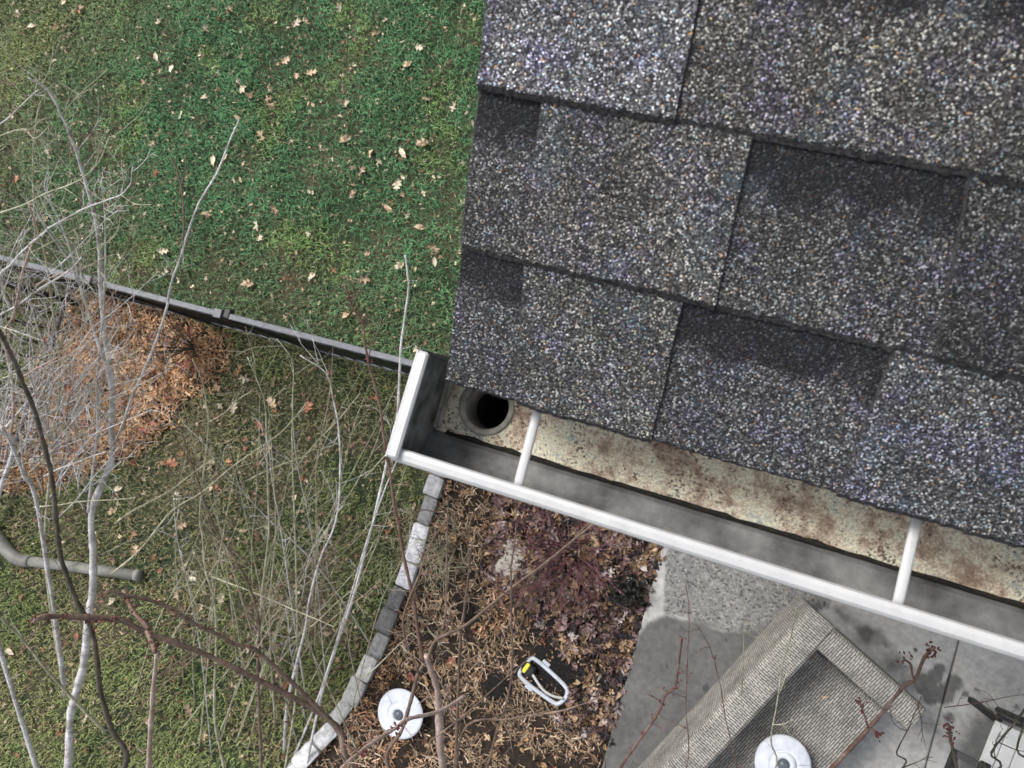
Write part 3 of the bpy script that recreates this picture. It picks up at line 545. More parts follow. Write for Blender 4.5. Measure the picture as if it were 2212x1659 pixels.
# gutter
GX0, GX1 = -.046, XR
SEC = [(.021, -.018, 2), (.021, -.133, 1), (-.0585, -.137, 1), (-.0608, -.129, 2), (-.0655, -.1235, 2), (-.0740, -.1205, 2), (-.0850, -.1185, 2), (-.0960, -.112, 2), (-.1005, -.090, 2), (-.1010, -.060, 2), (-.1004, -.036, 2), (-.0990, -.0275, 0), (-.0965, -.0250, 0), (-.0910, -.0240, 0), (-.0876, -.0250, 0), (-.0864, -.0285, 0), (-.0870, -.0340, 0)]
HXc, HYc, HR = .0095, -.0150, .0275                                     # the outlet hole
def gutter():
    xs = [GX0, -.043, .06, .10]+list(np.arange(.2, XR+.01, .1)); V = []; Fc = []; mi = []
    th = .0011
    for off in (0, th):
        for xx in xs:
            for i, (yy, zz, _) in enumerate(SEC):
                a = np.array(SEC[max(i-1, 0)][:2]); b = np.array(SEC[min(i+1, len(SEC)-1)][:2]); t = b-a; t /= np.linalg.norm(t); nn = np.array([t[1], -t[0]])  # outward
                V.append((xx, yy-nn[0]*off, HC+zz-nn[1]*off))
    ns = len(SEC); nxs = len(xs)
    for off in (0, 1):
        o = off*ns*nxs
        for i in range(nxs-1):
            for j in range(ns-1):
                if j == 1 and i == 1: continue                            # holed panel is made below
                q = (o+i*ns+j, o+(i+1)*ns+j, o+(i+1)*ns+j+1, o+i*ns+j+1)
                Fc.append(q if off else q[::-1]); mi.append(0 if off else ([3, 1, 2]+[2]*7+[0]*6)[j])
    for off in (0, 1):                                                    # floor panel with a round hole
        o = off*ns*nxs; c4 = [np.array(V[o+ns+1]), np.array(V[o+2*ns+1]), np.array(V[o+2*ns+2]), np.array(V[o+ns+2])]
        sq = []; per = 12
        for e in range(4):
            for t in range(per): sq.append(c4[e]*(1-t/per)+c4[(e+1) % 4]*t/per)
        b0 = len(V); V.extend([tuple(p) for p in sq]); n = len(sq)
        for p in sq:
            a = math.atan2(p[1]-HYc, p[0]-HXc); hx, hy = HXc+HR*math.cos(a), HYc+HR*math.sin(a); f = (hy-c4[0][1])/(c4[2][1]-c4[0][1]); V.append((hx, hy, c4[0][2]*(1-f)+c4[2][2]*f))
        for k in range(n): q = (b0+k, b0+(k+1) % n, b0+n+(k+1) % n, b0+n+k); Fc.append(q); mi.append(0 if off else 1)
    return obj('gutter', V, Fc, [M['gutter'], M['gutter_floor'], M['gutter_wall'], M['gutter_wall']], house, mi=mi)
gut = gutter()
ec = MB()                                                                # end cap: plate plus folded rim
prof = [(y_, z_) for y_, z_, _ in SEC[:13]]; n = len(prof)
Vc = [(-.0445, y_, HC+z_) for y_, z_ in prof]+[(-.0475, y_, HC+z_) for y_, z_ in prof]
ec.add(Vc, [tuple(range(n)), tuple(range(2*n-1, n-1, -1))]+[(i, n+i, n+(i+1) % n, (i+1) % n) for i in range(n)])
cap = obj('end_cap', np.concatenate(ec.V), ec.F, [M['end_dark']], gut)
rim = MB(); rim.box((-.0425, -.0385, HC-.0195), np.eye(3), (.0135, .118, .0075), .0022); rim.box((-.0485, -.0385, HC-.03), np.eye(3), (.0016, .118, .028)); rim.build('rim', M['gutter'], cap) if False else rim.build('end_cap_rim', M['gutter'], gut)
sl = MB(); sl.bar((-.041, -.056, HC-.132), (-.041, .019, HC-.128), .007, .006, bev=.002); sl.bar((-.0425, -.056, HC-.126), (-.0425, .019, HC-.122), .003, .005); sl.build('sealant', M['gutter_outlet'], gut)
dt = MB()
xs = np.arange(-.03, XR, .012); top = [(x, -.0560+.0016*n1(x*55, 1)+.0006*rng.normal(), HC-.1352) for x in xs]; bot = [(x, -.0600, HC-.1275+.0035*n2(x*40, 3)) for x in xs]; mid_ = [(x, -.0585, HC-.1340) for x in xs]; K = len(xs)
dt.add(top+mid_+bot, [(i, i+1, K+i+1, K+i) for i in range(K-1)]+[(K+i, K+i+1, 2*K+i+1, 2*K+i) for i in range(K-1)]); dt.build('dirt_line', M['gutter_dirt'], gut)
ou = MB(); ou.lathe((HXc, HYc, HC-.134), [(.0345, -.003), (.0345, .0002), (.0325, .0012), (.0300, .0012), (.0275, .0000), (.0265, -.004), (.0252, -.046)], 40); ou.F.pop(); ou.build('outlet', M['gutter_outlet'], gut, smooth=True)
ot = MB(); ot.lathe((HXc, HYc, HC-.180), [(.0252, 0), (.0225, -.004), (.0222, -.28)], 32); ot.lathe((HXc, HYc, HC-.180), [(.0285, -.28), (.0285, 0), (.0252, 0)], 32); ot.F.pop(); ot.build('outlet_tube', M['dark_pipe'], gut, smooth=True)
def debris():
    n = 5200; x = rng.uniform(-.035, XR, n); y = rng.uniform(-.055, .018, n); k = rng.random(n) < np.clip((n2.fbm(x*16, y*26)-.40)*5+.6*np.exp(-(y+.055)/.006)+.10, .04, 1)
    k &= np.hypot(x-HXc, y-HYc) > .036; x, y = x[k], y[k]; n = len(x); z = HC-.1338-.004*(.021-y)/.08; sz = rng.uniform(.0005, .0014, n)
    Pm = np.stack([x, y, z+sz*.4], 1); dirs = np.array([[1, 0, 0], [0, 1, 0], [-1, 0, 0], [0, -1, 0], [0, 0, 1.]]); V = (Pm[:, None, :]+dirs[None]*sz[:, None, None]*rng.uniform(.5, 1.4, (n, 5, 1))).reshape(-1, 3)
    i = np.arange(n)[:, None]*5; T_ = np.concatenate([i+np.array([q]) for q in ((0, 1, 4), (1, 2, 4), (2, 3, 4), (3, 0, 4))])
    C_ = palette(n, [(.03, .03, .03), (.10, .08, .06), (.20, .14, .09), (.30, .28, .25), (.05, .045, .04)], [4, 3, 3, 1.5, 3]); tag(obj('debris', V, T_, M['litter'], gut, cols=np.repeat(C_, 5, 0)), kind='stuff')
debris()
ds = MB(); ds.tube([(HXc, HYc, HC-.455), (HXc, HYc, HC-.50), (HXc+.02, .03, HC-.60), (.19, .07, HC-.75), (.19, .07, .12), (.19, .0, .05)], .036, 12); ds.build('downspout', M['gutter'], house, smooth=True)
for hx in (.0945, .4655, .838, 1.21, 1.58, 1.95, 2.32, 2.7, 3.07):
    hg = MB(); Y0, Y1 = -.0865, .0205
    pr = [(-.0050, -.001), (-.0048, .0012), (-.0030, .0024), (0, .0028), (.0030, .0024), (.0048, .0012), (.0050, -.001)]; npf = len(pr); V = []
    for yy, dz in ((Y0, -.0045), (Y0+.006, -.0035), (-.03, -.0035), (Y1, -.0035)): V += [(hx+a+(yy-Y0)*-.03, yy, HC-.0275+b+dz) for a, b in pr]
    hg.add(V, [(r*npf+i, (r+1)*npf+i, (r+1)*npf+i+1, r*npf+i+1) for r in range(3) for i in range(npf-1)]+[tuple(range(npf)), tuple(range(4*npf-1, 3*npf-1, -1))]+[(r*npf+npf-1, (r+1)*npf+npf-1, (r+1)*npf, r*npf) for r in range(3)])
    hg.build('hanger', M['gutter'], gut, smooth=True)
# ------------------------------------------------------------------ fences
def fence(name, a, b, posts, label, h=1.2, sp=.092, extend=0):
    a = np.array(a, float); b = np.array(b, float); t = (b-a)/np.linalg.norm(b-a); L = np.linalg.norm(b-a); o = thing(name, (*((a+b)/2)[:2], 0), label, 'fence')
    s_ = np.array([-t[1], t[0], 0]); up = np.array([0, 0, 1.])
    for zz, nm, wd in ((h, 'top_rail', .030), (h-.16, 'rail', .026), (.12, 'bottom_rail', .026)):
        r = MB(); p, q = a+up*(zz-.012), b+up*(zz-.012); r.bar(p, q, wd, .03, bev=.003); r.build(nm, M['fence_top'] if nm != 'rail' else M['fence'], o)
    k = int(L/sp)
    for i in range(k):
        p = a+t*(sp*(i+.5)); pk = MB(); pk.box(p+up*(.06+(h-.09)/2), (t, s_, up), (.016, .016, h-.09)); pk.build('picket', M['fence'], o)
    for d in posts:
        p = a+t*d; q = MB(); q.box(p+up*(h+.012)/2, (t, s_, up), (.042, .042, h+.012)); q.build('post', M['fence'], o); q = MB(); q.box(p+up*(h+.015), (t, s_, up), (.046, .046, .008), .002); q.build('post_cap', M['fence_top'], o)
        q = MB(); q.box(p+t*.045+up*(h-.012)+s_*.012, (t, s_, up), (.035, .05, .04), .004); q.build('bracket', M['fence'], o)
    return o
f0, f1 = pt(0, 556, 1.2), pt(898, 787, 1.2); fd = (f1-f0)/np.linalg.norm(f1-f0); fa = f0-fd*2.0; fb = f0+fd*((.16-f0[0])/fd[0]); fa[2] = fb[2] = 0
pd = [float(np.linalg.norm((pt(px, py, 1.2)-fa)[:2])) for px, py in ((474, 676), (192, 606), (912, 790))]+[.3]
fence('metal_fence', fa, fb, pd, 'long black metal picket fence with worn grey top rail ending at the gutter corner')
g0, g1 = pt(145, 634, .12), pt(97, 769, .12); gd = (g1-g0)/np.linalg.norm(g1-g0); ga = g0.copy(); ga[2] = 0; gb = ga+gd*2.6; gb[2] = 0
fence('metal_fence', ga, gb, [.05, 2.5], 'short black picket fence run branching forward beside the wood chip heap', sp=.11)
# ------------------------------------------------------------------ branches
def smooth_path(P, n_per=5):
    P = np.asarray(P, float); Q = np.vstack([2*P[0]-P[1], P, 2*P[-1]-P[-2]]); out = []
    for i in range(1, len(Q)-2):
        for t in np.linspace(0, 1, n_per, endpoint=False):
            p0, p1, p2, p3 = Q[i-1:i+3]; out.append(.5*((2*p1)+(-p0+p2)*t+(2*p0-5*p1+4*p2-p3)*t*t+(-p0+3*p1-3*p2+p3)*t**3))
    return np.array(out+[P[-1]])
def trace(px, h0, h1, base=None, pw=1.0):
    """picture trace lifted to real heights h0..h1 along its length"""
    px = np.asarray(px, float); d = np.concatenate([[0], np.cumsum(np.hypot(*np.diff(px, axis=0).T))]); d /= d[-1]
    P = [pt(a, b, h0+(h1-h0)*q**pw) for (a, b), q in zip(px, d)]
    return P if base is None else [np.asarray(base, float)]+P
def branch(name, parent, P, w0, w1, mat, twigs=0, tl=.25, tw=2.0, seed=0, sides=7, flat=.5, wob=.006):
    """w0, w1: apparent widths (2212 px frame) at both ends"""
    r = np.random.default_rng(seed); C_ = smooth_path(P, 6); n = len(C_); C_ += np.cumsum(r.normal(0, wob*.25, C_.shape), 0)*np.linspace(0, 1, n)[:, None]*.6
    q = np.linspace(0, 1, n); R = np.array([max((w0*(1-a)+w1*a), .9)*depth(p)/F/2 for a, p in zip(q, C_)]); R *= 1+.10*r.normal(0, 1, n)
    mb = MB(); mb.tube(C_, R, sides)
    def tw_(p, dirn, L, rad, lvl):
        k = 5; pts = [p]; d = dirn.copy()
        for _ in range(k): d = d+r.normal(0, .16, 3)+np.array([0, 0, .05]); d /= np.linalg.norm(d); pts.append(pts[-1]+d*L/k)
        mb.tube(pts, np.linspace(rad, rad*.45, k+1), 5)
        if lvl:
            for j in (2, 3, 4):
                if r.random() < .7:
                    s = r.normal(0, 1, 3); s[2] *= .6; dd = (pts[j+1]-pts[j]); dd = dd/np.linalg.norm(dd)*.8+s/np.linalg.norm(s)*.75; dd /= np.linalg.norm(dd); tw_(pts[j], dd, L*r.uniform(.3, .6), rad*.6, 0)
    for _ in range(twigs):
        i = int(n*r.uniform(.25, .97)); t = C_[min(i+1, n-1)]-C_[i-1]; t /= np.linalg.norm(t); s = r.normal(0, 1, 3); s -= t*(s@t); s[2] *= flat; s /= np.linalg.norm(s)
        d = t*.65+s*.8; d /= np.linalg.norm(d); tw_(C_[i], d, tl*r.uniform(.4, 1.2), min(tw*depth(C_[i])/F/2*r.uniform(.7, 1.2), R[i]*.8), 1)
    o = mb.build(name, mat, parent, smooth=True); o_path[o] = C_; return o
o_path = {}
def buds(br, parent, where, size=.012, n=7, seed=0):
    r = np.random.default_rng(seed); C_ = o_path[br]
    for q in where:
        p = C_[min(int(q*(len(C_)-1)), len(C_)-1)]; mb = MB()
        for _ in range(n):
            c = p+r.normal(0, size*.75, 3); s = size*r.uniform(.28, .55); d = r.normal(0, 1, 3); d /= np.linalg.norm(d); a = np.cross(d, [0, 0, 1.]); a /= np.linalg.norm(a)+1e-9; b = np.cross(d, a)
            ring = [c+s*.6*(math.cos(t)*a+math.sin(t)*b) for t in np.arange(5)*1.2566]; V = [c-d*s]+ring+[c+d*s*1.3]
            mb.add(V, [(0, 1+(i+1) % 5, 1+i) for i in range(5)]+[(6, 1+i, 1+(i+1) % 5) for i in range(5)])
        mb.build('bud_cluster', M['bud'], br, smooth=True)
# --- left multi-stemmed tree
bt = pt(120, 1790, 0)
tree = thing('multi_stem_tree', bt, 'bare pale grey multi-stemmed tree rising in front of the wood chip heap, leftmost of all', 'tree')
g, ol, dk_, rd = M['bark_grey'], M['bark_olive'], M['bark_dark'], M['bark_red']
def T(px, h0, h1, w0, w1, mat, twigs=0, tl=.25, base=None, seed=None, nm='stem', **k):
    return branch(nm, tree, trace(px, h0, h1, base), w0*.72, w1*.72, mat, int(twigs*1.5), tl, 1.5, seed=hash(tuple(px[0])) % 1000 if seed is None else seed, **k)
main = [(147, 1660), (153, 1540), (180, 1440), (190, 1340), (200, 1273), (200, 1190), (197, 1106), (230, 1020), (240, 983), (238, 920), (240, 853), (233, 786), (220, 703), (213, 620), (210, 553), (200, 483), (187, 433), (167, 360), (147, 300), (127, 253), (90, 187), (43, 157)]
T(main, .25, 2.5, 26, 6, g, 12, .30, bt, 1)
T([(90, 187), (110, 140), (117, 80)], 2.4, 2.55, 4, 2, ol, 2, .15)
T([(127, 253), (140, 237), (167, 207), (227, 150)], 2.3, 2.4, 4, 2, ol, 2, .12)
T([(240, 843), (230, 797), (207, 730), (187, 663), (173, 613), (160, 553), (130, 470), (100, 420)], 1.6, 2.3, 10, 5, g, 5, .25)
T([(172, 616), (150, 570), (133, 540), (97, 490), (70, 430)], 2.0, 2.4, 6, 4, g, 4, .2)
T([(190, 1106), (200, 1020), (210, 937), (210, 853), (213, 770), (222, 690), (228, 560), (227, 460), (220, 383)], 1.1, 2.3, 9, 3, g, 6, .22)
T([(243, 973), (263, 923), (283, 863), (310, 803), (343, 720), (360, 663), (370, 613), (390, 553), (413, 477), (433, 430), (470, 367), (500, 293), (513, 257)], 1.45, 2.3, 9, 5, g, 3, .12)
T([(393, 535), (397, 483), (392, 407), (380, 360), (370, 337)], 1.95, 2.15, 6, 6, M['bark_brown'], 2, .1)
T([(392, 407), (399, 370), (400, 335)], 2.05, 2.15, 4, 3, M['bark_brown'], 1, .06)
T([(100, 1240), (100, 1106), (112, 997), (117, 970), (123, 903), (128, 820), (123, 740), (110, 653), (97, 553), (80, 500), (72, 467), (68, 367), (68, 300), (77, 240), (93, 207)], .9, 2.5, 9, 3.5, ol, 8, .25, base=pt(140, 1506, .5))
dkb = T([(267, 1660), (240, 1573), (217, 1490), (210, 1423), (197, 1356), (167, 1300), (150, 1256), (133, 1206), (123, 1133), (115, 1053), (107, 1003), (90, 937), (77, 887), (50, 820), (30, 770), (-5, 700)], .6, 2.4, 16, 14, dk_, 8, .3, bt)
T([(227, 1580), (160, 1513), (100, 1446), (50, 1383), (0, 1333), (-40, 1290)], .9, 1.6, 10, 7, M['bark_olive'], 4, .25)
T([(-30, 1290), (-10, 1100), (30, 970), (0, 930), (-40, 880)], .9, 2.0, 14, 12, g, 4, .3, base=bt)
T([(140, 1480), (83, 1106), (53, 1030), (30, 970), (5, 925)], .6, 2.0, 14, 9, g, 6, .3)
T([(10, 1000), (30, 880), (15, 760), (0, 730), (10, 713), (30, 680), (43, 620), (60, 553), (75, 500), (60, 440)], 1.4, 2.5, 10, 6, M['bark_pink'], 5, .25)
T([(30, 680), (10, 640), (0, 596), (20, 573), (37, 553), (70, 520), (97, 497)], 2.0, 2.4, 8, 5, g, 3, .2)
T([(-30, 695), (0, 680), (43, 656), (87, 623), (143, 590), (175, 555)], 2.0, 2.2, 6, 4, g, 3, .2)
T([(-20, 470), (0, 460), (50, 443), (100, 417), (153, 397), (187, 377), (220, 337), (233, 300), (247, 290)], 2.2, 2.5, 5, 2.5, ol, 5, .2)
T([(97, 497), (140, 473), (183, 450), (233, 433), (263, 420), (283, 393), (290, 360)], 2.2, 2.4, 5, 2.5, g, 4, .15)
T([(263, 422), (293, 440), (330, 440)], 2.3, 2.35, 3, 2, ol, 2, .08)
T([(213, 537), (250, 507), (260, 473), (253, 450)], 2.1, 2.3, 3.5, 2, ol, 2, .1)
T([(-10, 275), (20, 253), (60, 213), (83, 193)], 2.3, 2.4, 5, 3, g, 3, .15)
T([(-10, 300), (10, 290), (50, 280), (75, 300), (110, 270)], 2.3, 2.5, 4, 2, ol, 3, .15)
T([(100, 846), (133, 806), (173, 760), (200, 726), (230, 690)], 1.5, 1.8, 7, 3, g, 5, .2)
T([(90, 900), (143, 873), (187, 853), (233, 836), (300, 816), (335, 790)], 1.3, 1.6, 5, 2.5, g, 5, .2)
T([(-10, 950), (40, 890), (90, 830), (150, 770), (200, 700)], 1.4, 1.9, 7, 3, g, 6, .2)
T([(20, 1010), (60, 940), (80, 870), (110, 800)], 1.3, 1.8, 6, 3, g, 6, .2)
T([(-10, 1020), (60, 1000), (120, 990), (200, 1000), (300, 985)], 1.2, 1.5, 4, 2, ol, 5, .2)
T([(50, 813), (90, 790), (130, 770)], 1.9, 2.0, 6, 3, M['bark_pink'], 2, .1)
for i in range(34):                                                    # thin shoots of the crowded left side
    a = random.uniform(-20, 200); b = random.uniform(820, 1100); L = random.uniform(120, 300); an = random.gauss(-1.45, .45)
    P = [(a+math.cos(an)*L*t+random.uniform(-8, 8), b+math.sin(an)*L*t) for t in (0, .25, .5, .75, 1)]
    T(P, 1.0, random.uniform(1.6, 2.1), 4, 1.8, random.choice((g, g, ol, rd)), 4, .2, seed=50+i)
for i in range(22):
    a = random.uniform(-10, 150); b = random.uniform(880, 1080); L = random.uniform(140, 300); an = random.gauss(-1.15, .35)
    T([(a+math.cos(an)*L*t+random.uniform(-7, 7), b+math.sin(an)*L*t) for t in (0, .3, .6, 1)], 1.2, 1.9, 6, 2, random.choice((g, g, g, ol)), 5, .18, seed=200+i)
for i in range(26):
    a = random.uniform(-20, 230); b = random.uniform(420, 760); L = random.uniform(80, 220); an = random.gauss(-1.3, .6)
    T([(a+math.cos(an)*L*t+random.uniform(-6, 6), b+math.sin(an)*L*t) for t in (0, .3, .6, 1)], 1.9, 2.3, 3.2, 1.4, random.choice((g, ol, ol, rd, dk_)), 4, .16, seed=120+i)
for i in range(36):
    a = random.uniform(-30, 240); b = random.uniform(560, 1120); L = random.uniform(90, 240); an = random.choice((random.gauss(-1.4, .5), random.gauss(-.6, .3), random.gauss(-2.4, .4)))
    T([(a+math.cos(an)*L*t+random.uniform(-9, 9), b+math.sin(an)*L*t+random.uniform(-5, 5)) for t in (0, .25, .5, .75, 1)], 1.1+.5*(b < 850), 1.6+.6*(b < 850), 4.4, 1.7, random.choice((g, g, ol, M['bark_pink'], M['bark_pink'])), 4, .13, seed=400+i)
# --- bare shrub on the front lawn
sb = pt(575, 1690, 0)
shrub = thing('bare_shrub', sb, 'bare shrub of many thin pale olive stems fanning over the front lawn', 'shrub')
def S(px, h0, h1, w0, w1, mat, twigs=4, tl=.22, base=sb, seed=0):
    if base is not None: base = pt(px[0][0]*.75+575*.25+random.gauss(0, 12), max(px[0][1], 1560)+random.uniform(60, 160), 0)
    return branch('stem', shrub, trace(px, h0, h1, base, .8), w0, w1, mat, twigs, tl, 1.35, seed)
S([(563, 1660), (560, 1540), (557, 1440), (560, 1356), (553, 1313), (533, 1256), (500, 1200), (467, 1150), (447, 1106), (433, 1066), (417, 1020), (400, 973), (383, 920), (363, 896)], .1, 1.5, 8, 2.5, M['bark_brown'], 7, seed=1)
S([(556, 1400), (563, 1323), (570, 1250), (580, 1173), (583, 1123), (580, 1000), (577, 886), (563, 836), (537, 773)], .5, 1.6, 6, 2, ol, 6, seed=2, base=None)
S([(620, 1523), (643, 1423), (660, 1356), (670, 1290), (693, 1206), (727, 1123), (735, 1010), (730, 923), (720, 870), (703, 810), (647, 770)], .3, 1.7, 7, 2.2, g, 7, seed=3)
S([(480, 1640), (463, 1540), (467, 1373), (460, 1290), (443, 1230), (437, 1160), (430, 1106), (447, 930), (443, 873), (433, 820), (413, 773)], .2, 1.6, 6, 2, ol, 7, seed=4)
S([(250, 1130), (283, 1106), (367, 1060), (417, 1023), (467, 990)], 1.0, 1.4, 4, 2, ol, 3, seed=5, base=None)
S([(240, 1240), (300, 1190), (370, 1106), (433, 1066), (500, 1010), (567, 963), (617, 926), (663, 873)], .9, 1.5, 4.5, 2, ol, 5, seed=6, base=None)
S([(640, 1490), (640, 1250), (633, 1000), (633, 873), (633, 786), (600, 736)], .4, 1.6, 4.5, 1.8, ol, 5, seed=7)
S([(700, 1480), (760, 1300), (800, 1150), (827, 1036), (854, 913), (860, 873), (864, 766), (870, 703), (880, 636), (880, 586), (874, 553)], .4, 2.0, 7, 4, g, 4, .14, seed=8)
S([(690, 1500), (745, 1330), (790, 1180), (835, 1050), (885, 940), (920, 880)], .4, 1.6, 5, 2, g, 5, seed=9)
for i in range(46):
    tx, ty = random.uniform(330, 900), random.uniform(740, 1330); bx = 560+random.gauss(0, 130)+(tx-600)*.3; by = random.uniform(1380, 1640); h = random.uniform(.8, 1.7)
    P = [(bx+(tx-bx)*t+random.uniform(-12, 12), by+(ty-by)*t**.9) for t in (0, .3, .55, .8, 1)]
    S(P, 0, h, random.uniform(2.4, 4.0), 1.1, random.choice((ol, ol, ol, g, M['bark_pink'], M['bark_brown'])), 10, .15, None, 20+i)
for i in range(7):
    a, b = random.uniform(330, 800), random.uniform(900, 1600); an = random.uniform(-.9, -.2)*(1 if random.random() < .7 else -1); L = random.uniform(120, 320)
    S([(a+math.cos(an)*L*t, b+math.sin(an)*L*t+random.uniform(-6, 6)) for t in (0, .35, .7, 1)], .5, 1.1, 3.5, 1.5, ol, 4, .18, None, 60+i)
# --- maple with red buds, rooted below the picture
mbase = pt(1010, 1960, 0)
maple = thing('maple_tree', mbase, 'bare maple with red bud clusters reaching in from the bottom of the picture', 'maple tree')
pk, br_ = M['bark_pink'], M['bark_brown']
fork = pt(985, 1800, 1.3)
def Q(px, h0, h1, w0, w1, mat, twigs=0, tl=.12, base=None, seed=0, nm='branch', **k): return branch(nm, maple, trace(px, h0, h1, base), w0, w1, mat, twigs, tl, 3, seed, **k)
branch('trunk', maple, [mbase, pt(1000, 1880, .7), fork], 40, 32, M['bark_grey'], seed=1)
Q([(957, 1660), (950, 1556), (950, 1506), (940, 1460), (927, 1420)], 1.8, 2.2, 19, 11, pk, 4, .12, fork, 2)
b1 = Q([(840, 1660), (870, 1573), (890, 1506), (904, 1456), (924, 1423), (944, 1383), (1004, 1353), (1054, 1313), (1104, 1273), (1170, 1223), (1220, 1183), (1284, 1133)], 1.6, 2.5, 10, 5, br_, 9, .2, fork, 3)
b2 = Q([(915, 1430), (904, 1373), (897, 1320), (884, 1256), (870, 1196), (860, 1126), (854, 1106), (840, 1020), (827, 953), (817, 873), (797, 800), (784, 736), (777, 696), (757, 663), (737, 610)], 2.1, 2.9, 8, 5, rd, 6, .12, None, 4); buds(b2, maple, (.55, .74, .86, .97), .010, 6, 1)
Q([(984, 1660), (990, 1506), (997, 1373), (1007, 1306), (1020, 1206), (1027, 1173)], 1.6, 2.3, 8, 4, br_, 5, .15, fork, 5)
Q([(1050, 1660), (1070, 1590), (1097, 1506), (1107, 1423), (1104, 1323), (1104, 1240), (1114, 1173), (1117, 1123)], 1.7, 2.5, 6, 3, br_, 5, .14, fork, 6)
Q([(957, 1360), (964, 1306), (967, 1173), (972, 1100)], 2.2, 2.4, 5, 3, br_, 4, .14, None, 7)
b3 = Q([(1004, 1503), (950, 1536), (887, 1550), (864, 1563), (830, 1586), (787, 1613), (737, 1653)], 2.1, 2.7, 8, 9, pk, 5, .12, None, 8); buds(b3, maple, (.55, .62, .8, .9), .016, 8, 2)
Q([(997, 1586), (1104, 1553), (1220, 1533), (1304, 1503)], 1.9, 2.2, 6, 3, br_, 4, .14, fork, 9)
Q([(930, 1600), (1010, 1540), (1090, 1470), (1150, 1420)], 2.0, 2.3, 4, 2, br_, 3, .12, None, 14)
Q([(905, 1456), (870, 1350), (905, 1240), (925, 1180), (960, 1120)], 2.1, 2.4, 5, 3, br_, 4, .12, None, 15)
A_ = Q([(760, 1650), (737, 1586), (710, 1553), (650, 1516), (567, 1473), (483, 1430), (417, 1400), (317, 1363), (267, 1336), (233, 1330), (180, 1326), (110, 1320), (67, 1326)], 2.4, 3.15, 13, 12, br_, 14, .08, pt(900, 1780, 1.9), 10); buds(A_, maple, (.4, .5, .62, .68, .72, .76, .8, .84, .9, .95, 1), .011, 7, 3)
B_ = Q([(745, 1590), (700, 1543), (650, 1493), (600, 1446), (547, 1400), (507, 1390), (467, 1366), (417, 1340), (367, 1306), (317, 1286), (267, 1276), (233, 1263)], 2.5, 3.1, 10, 8, br_, 12, .08, None, 11); buds(B_, maple, (.36, .42, .5, .58, .66, .72, .8, .9, 1), .010, 6, 4)
c_ = Q([(267, 1276), (287, 1320), (320, 1360)], 3.05, 3.1, 8, 10, rd, 0, 0, None, 12); buds(c_, maple, (.2, .5, .8), .010, 6, 5)
c_ = Q([(318, 1364), (326, 1385), (330, 1406)], 3.05, 3.1, 11, 11, br_, 0, 0, None, 13); buds(c_, maple, (.3, .6, .9), .011, 7, 6)
Q([(320, 1700), (320, 1660), (327, 1506), (330, 1406)], 2.5, 3.05, 12, 9, pk, 1, .05, pt(500, 1850, 1.9), 16)
# right-hand branches over sofa and patio
R1 = Q([(1760, 1700), (1798, 1659), (1835, 1619), (1875, 1573), (1915, 1529), (1958, 1476), (1978, 1459), (1995, 1426), (2015, 1399), (2038, 1383)], 2.5, 3.2, 11, 7, rd, 0, 0, pt(1350, 1900, 1.9), 20); buds(R1, maple, (.93, .97, 1), .008, 8, 7)
for i, (px, wd, ww) in enumerate([([(1972, 1463), (1965, 1436), (1951, 1423)], 3.05, 5), ([(1875, 1573), (1868, 1546), (1861, 1519)], 2.9, 5), ([(1878, 1572), (1890, 1580), (1898, 1586)], 2.9, 5)]):
    o = Q(px, wd, wd+.05, ww, ww*.8, rd, 0, 0, None, 30+i); buds(o, maple, (.85, 1), .008, 6, 8+i)
R2 = Q([(2068, 1720), (2065, 1659), (2058, 1626), (2051, 1599), (2045, 1569)], 2.6, 3.1, 9, 7, M['bark_dark'], 0, 0, pt(1700, 1900, 1.9), 21); buds(R2, maple, (.88, .93, .97, 1), .009, 7, 12)
R3 = Q([(1320, 1690), (1347, 1646), (1370, 1613), (1404, 1566), (1424, 1533), (1437, 1500), (1454, 1483), (1460, 1450), (1467, 1380)], 2.2, 2.9, 7, 5, rd, 3, .08, pt(1200, 1850, 1.8), 22); buds(R3, maple, (.3, .42, .5, .6, .7, .8, .9, 1), .008, 5, 13)
for i, (px, ww) in enumerate([([(1925, 1680), (1938, 1626), (1965, 1569), (1995, 1506)], 4), ([(1655, 1690), (1665, 1596), (1681, 1506), (1691, 1433), (1708, 1379), (1721, 1323), (1731, 1283)], 4), ([(1470, 1690), (1481, 1526), (1483, 1439), (1488, 1323), (1481, 1256)], 3), ([(1600, 1690), (1595, 1659), (1571, 1566), (1555, 1473), (1535, 1389), (1508, 1339)], 3), ([(2120, 1690), (2141, 1626), (2191, 1563), (2230, 1515)], 6), ([(1602, 1500), (1605, 1439), (1608, 1373), (1604, 1246)], 2.5), ([(2040, 1528), (2100, 1520), (2212, 1499)], 2.5), ([(2190, 1690), (2200, 1620), (2225, 1540)], 6), ([(1300, 1690), (1290, 1600), (1262, 1550)], 3)]):
    o = Q(px, 2.2, 2.8, ww, ww*.55, M['bark_dark'] if i in (0, 4, 7) else M['bark_olive'] if i in (1, 5) else rd, 3, .10, pt(px[0][0]*.6+420, 1900, 1.9) if px[0][1] > 1600 else None, 40+i)
    if i in (2, 3): buds(o, maple, (.35, .6, .8), .006, 5, 50+i)
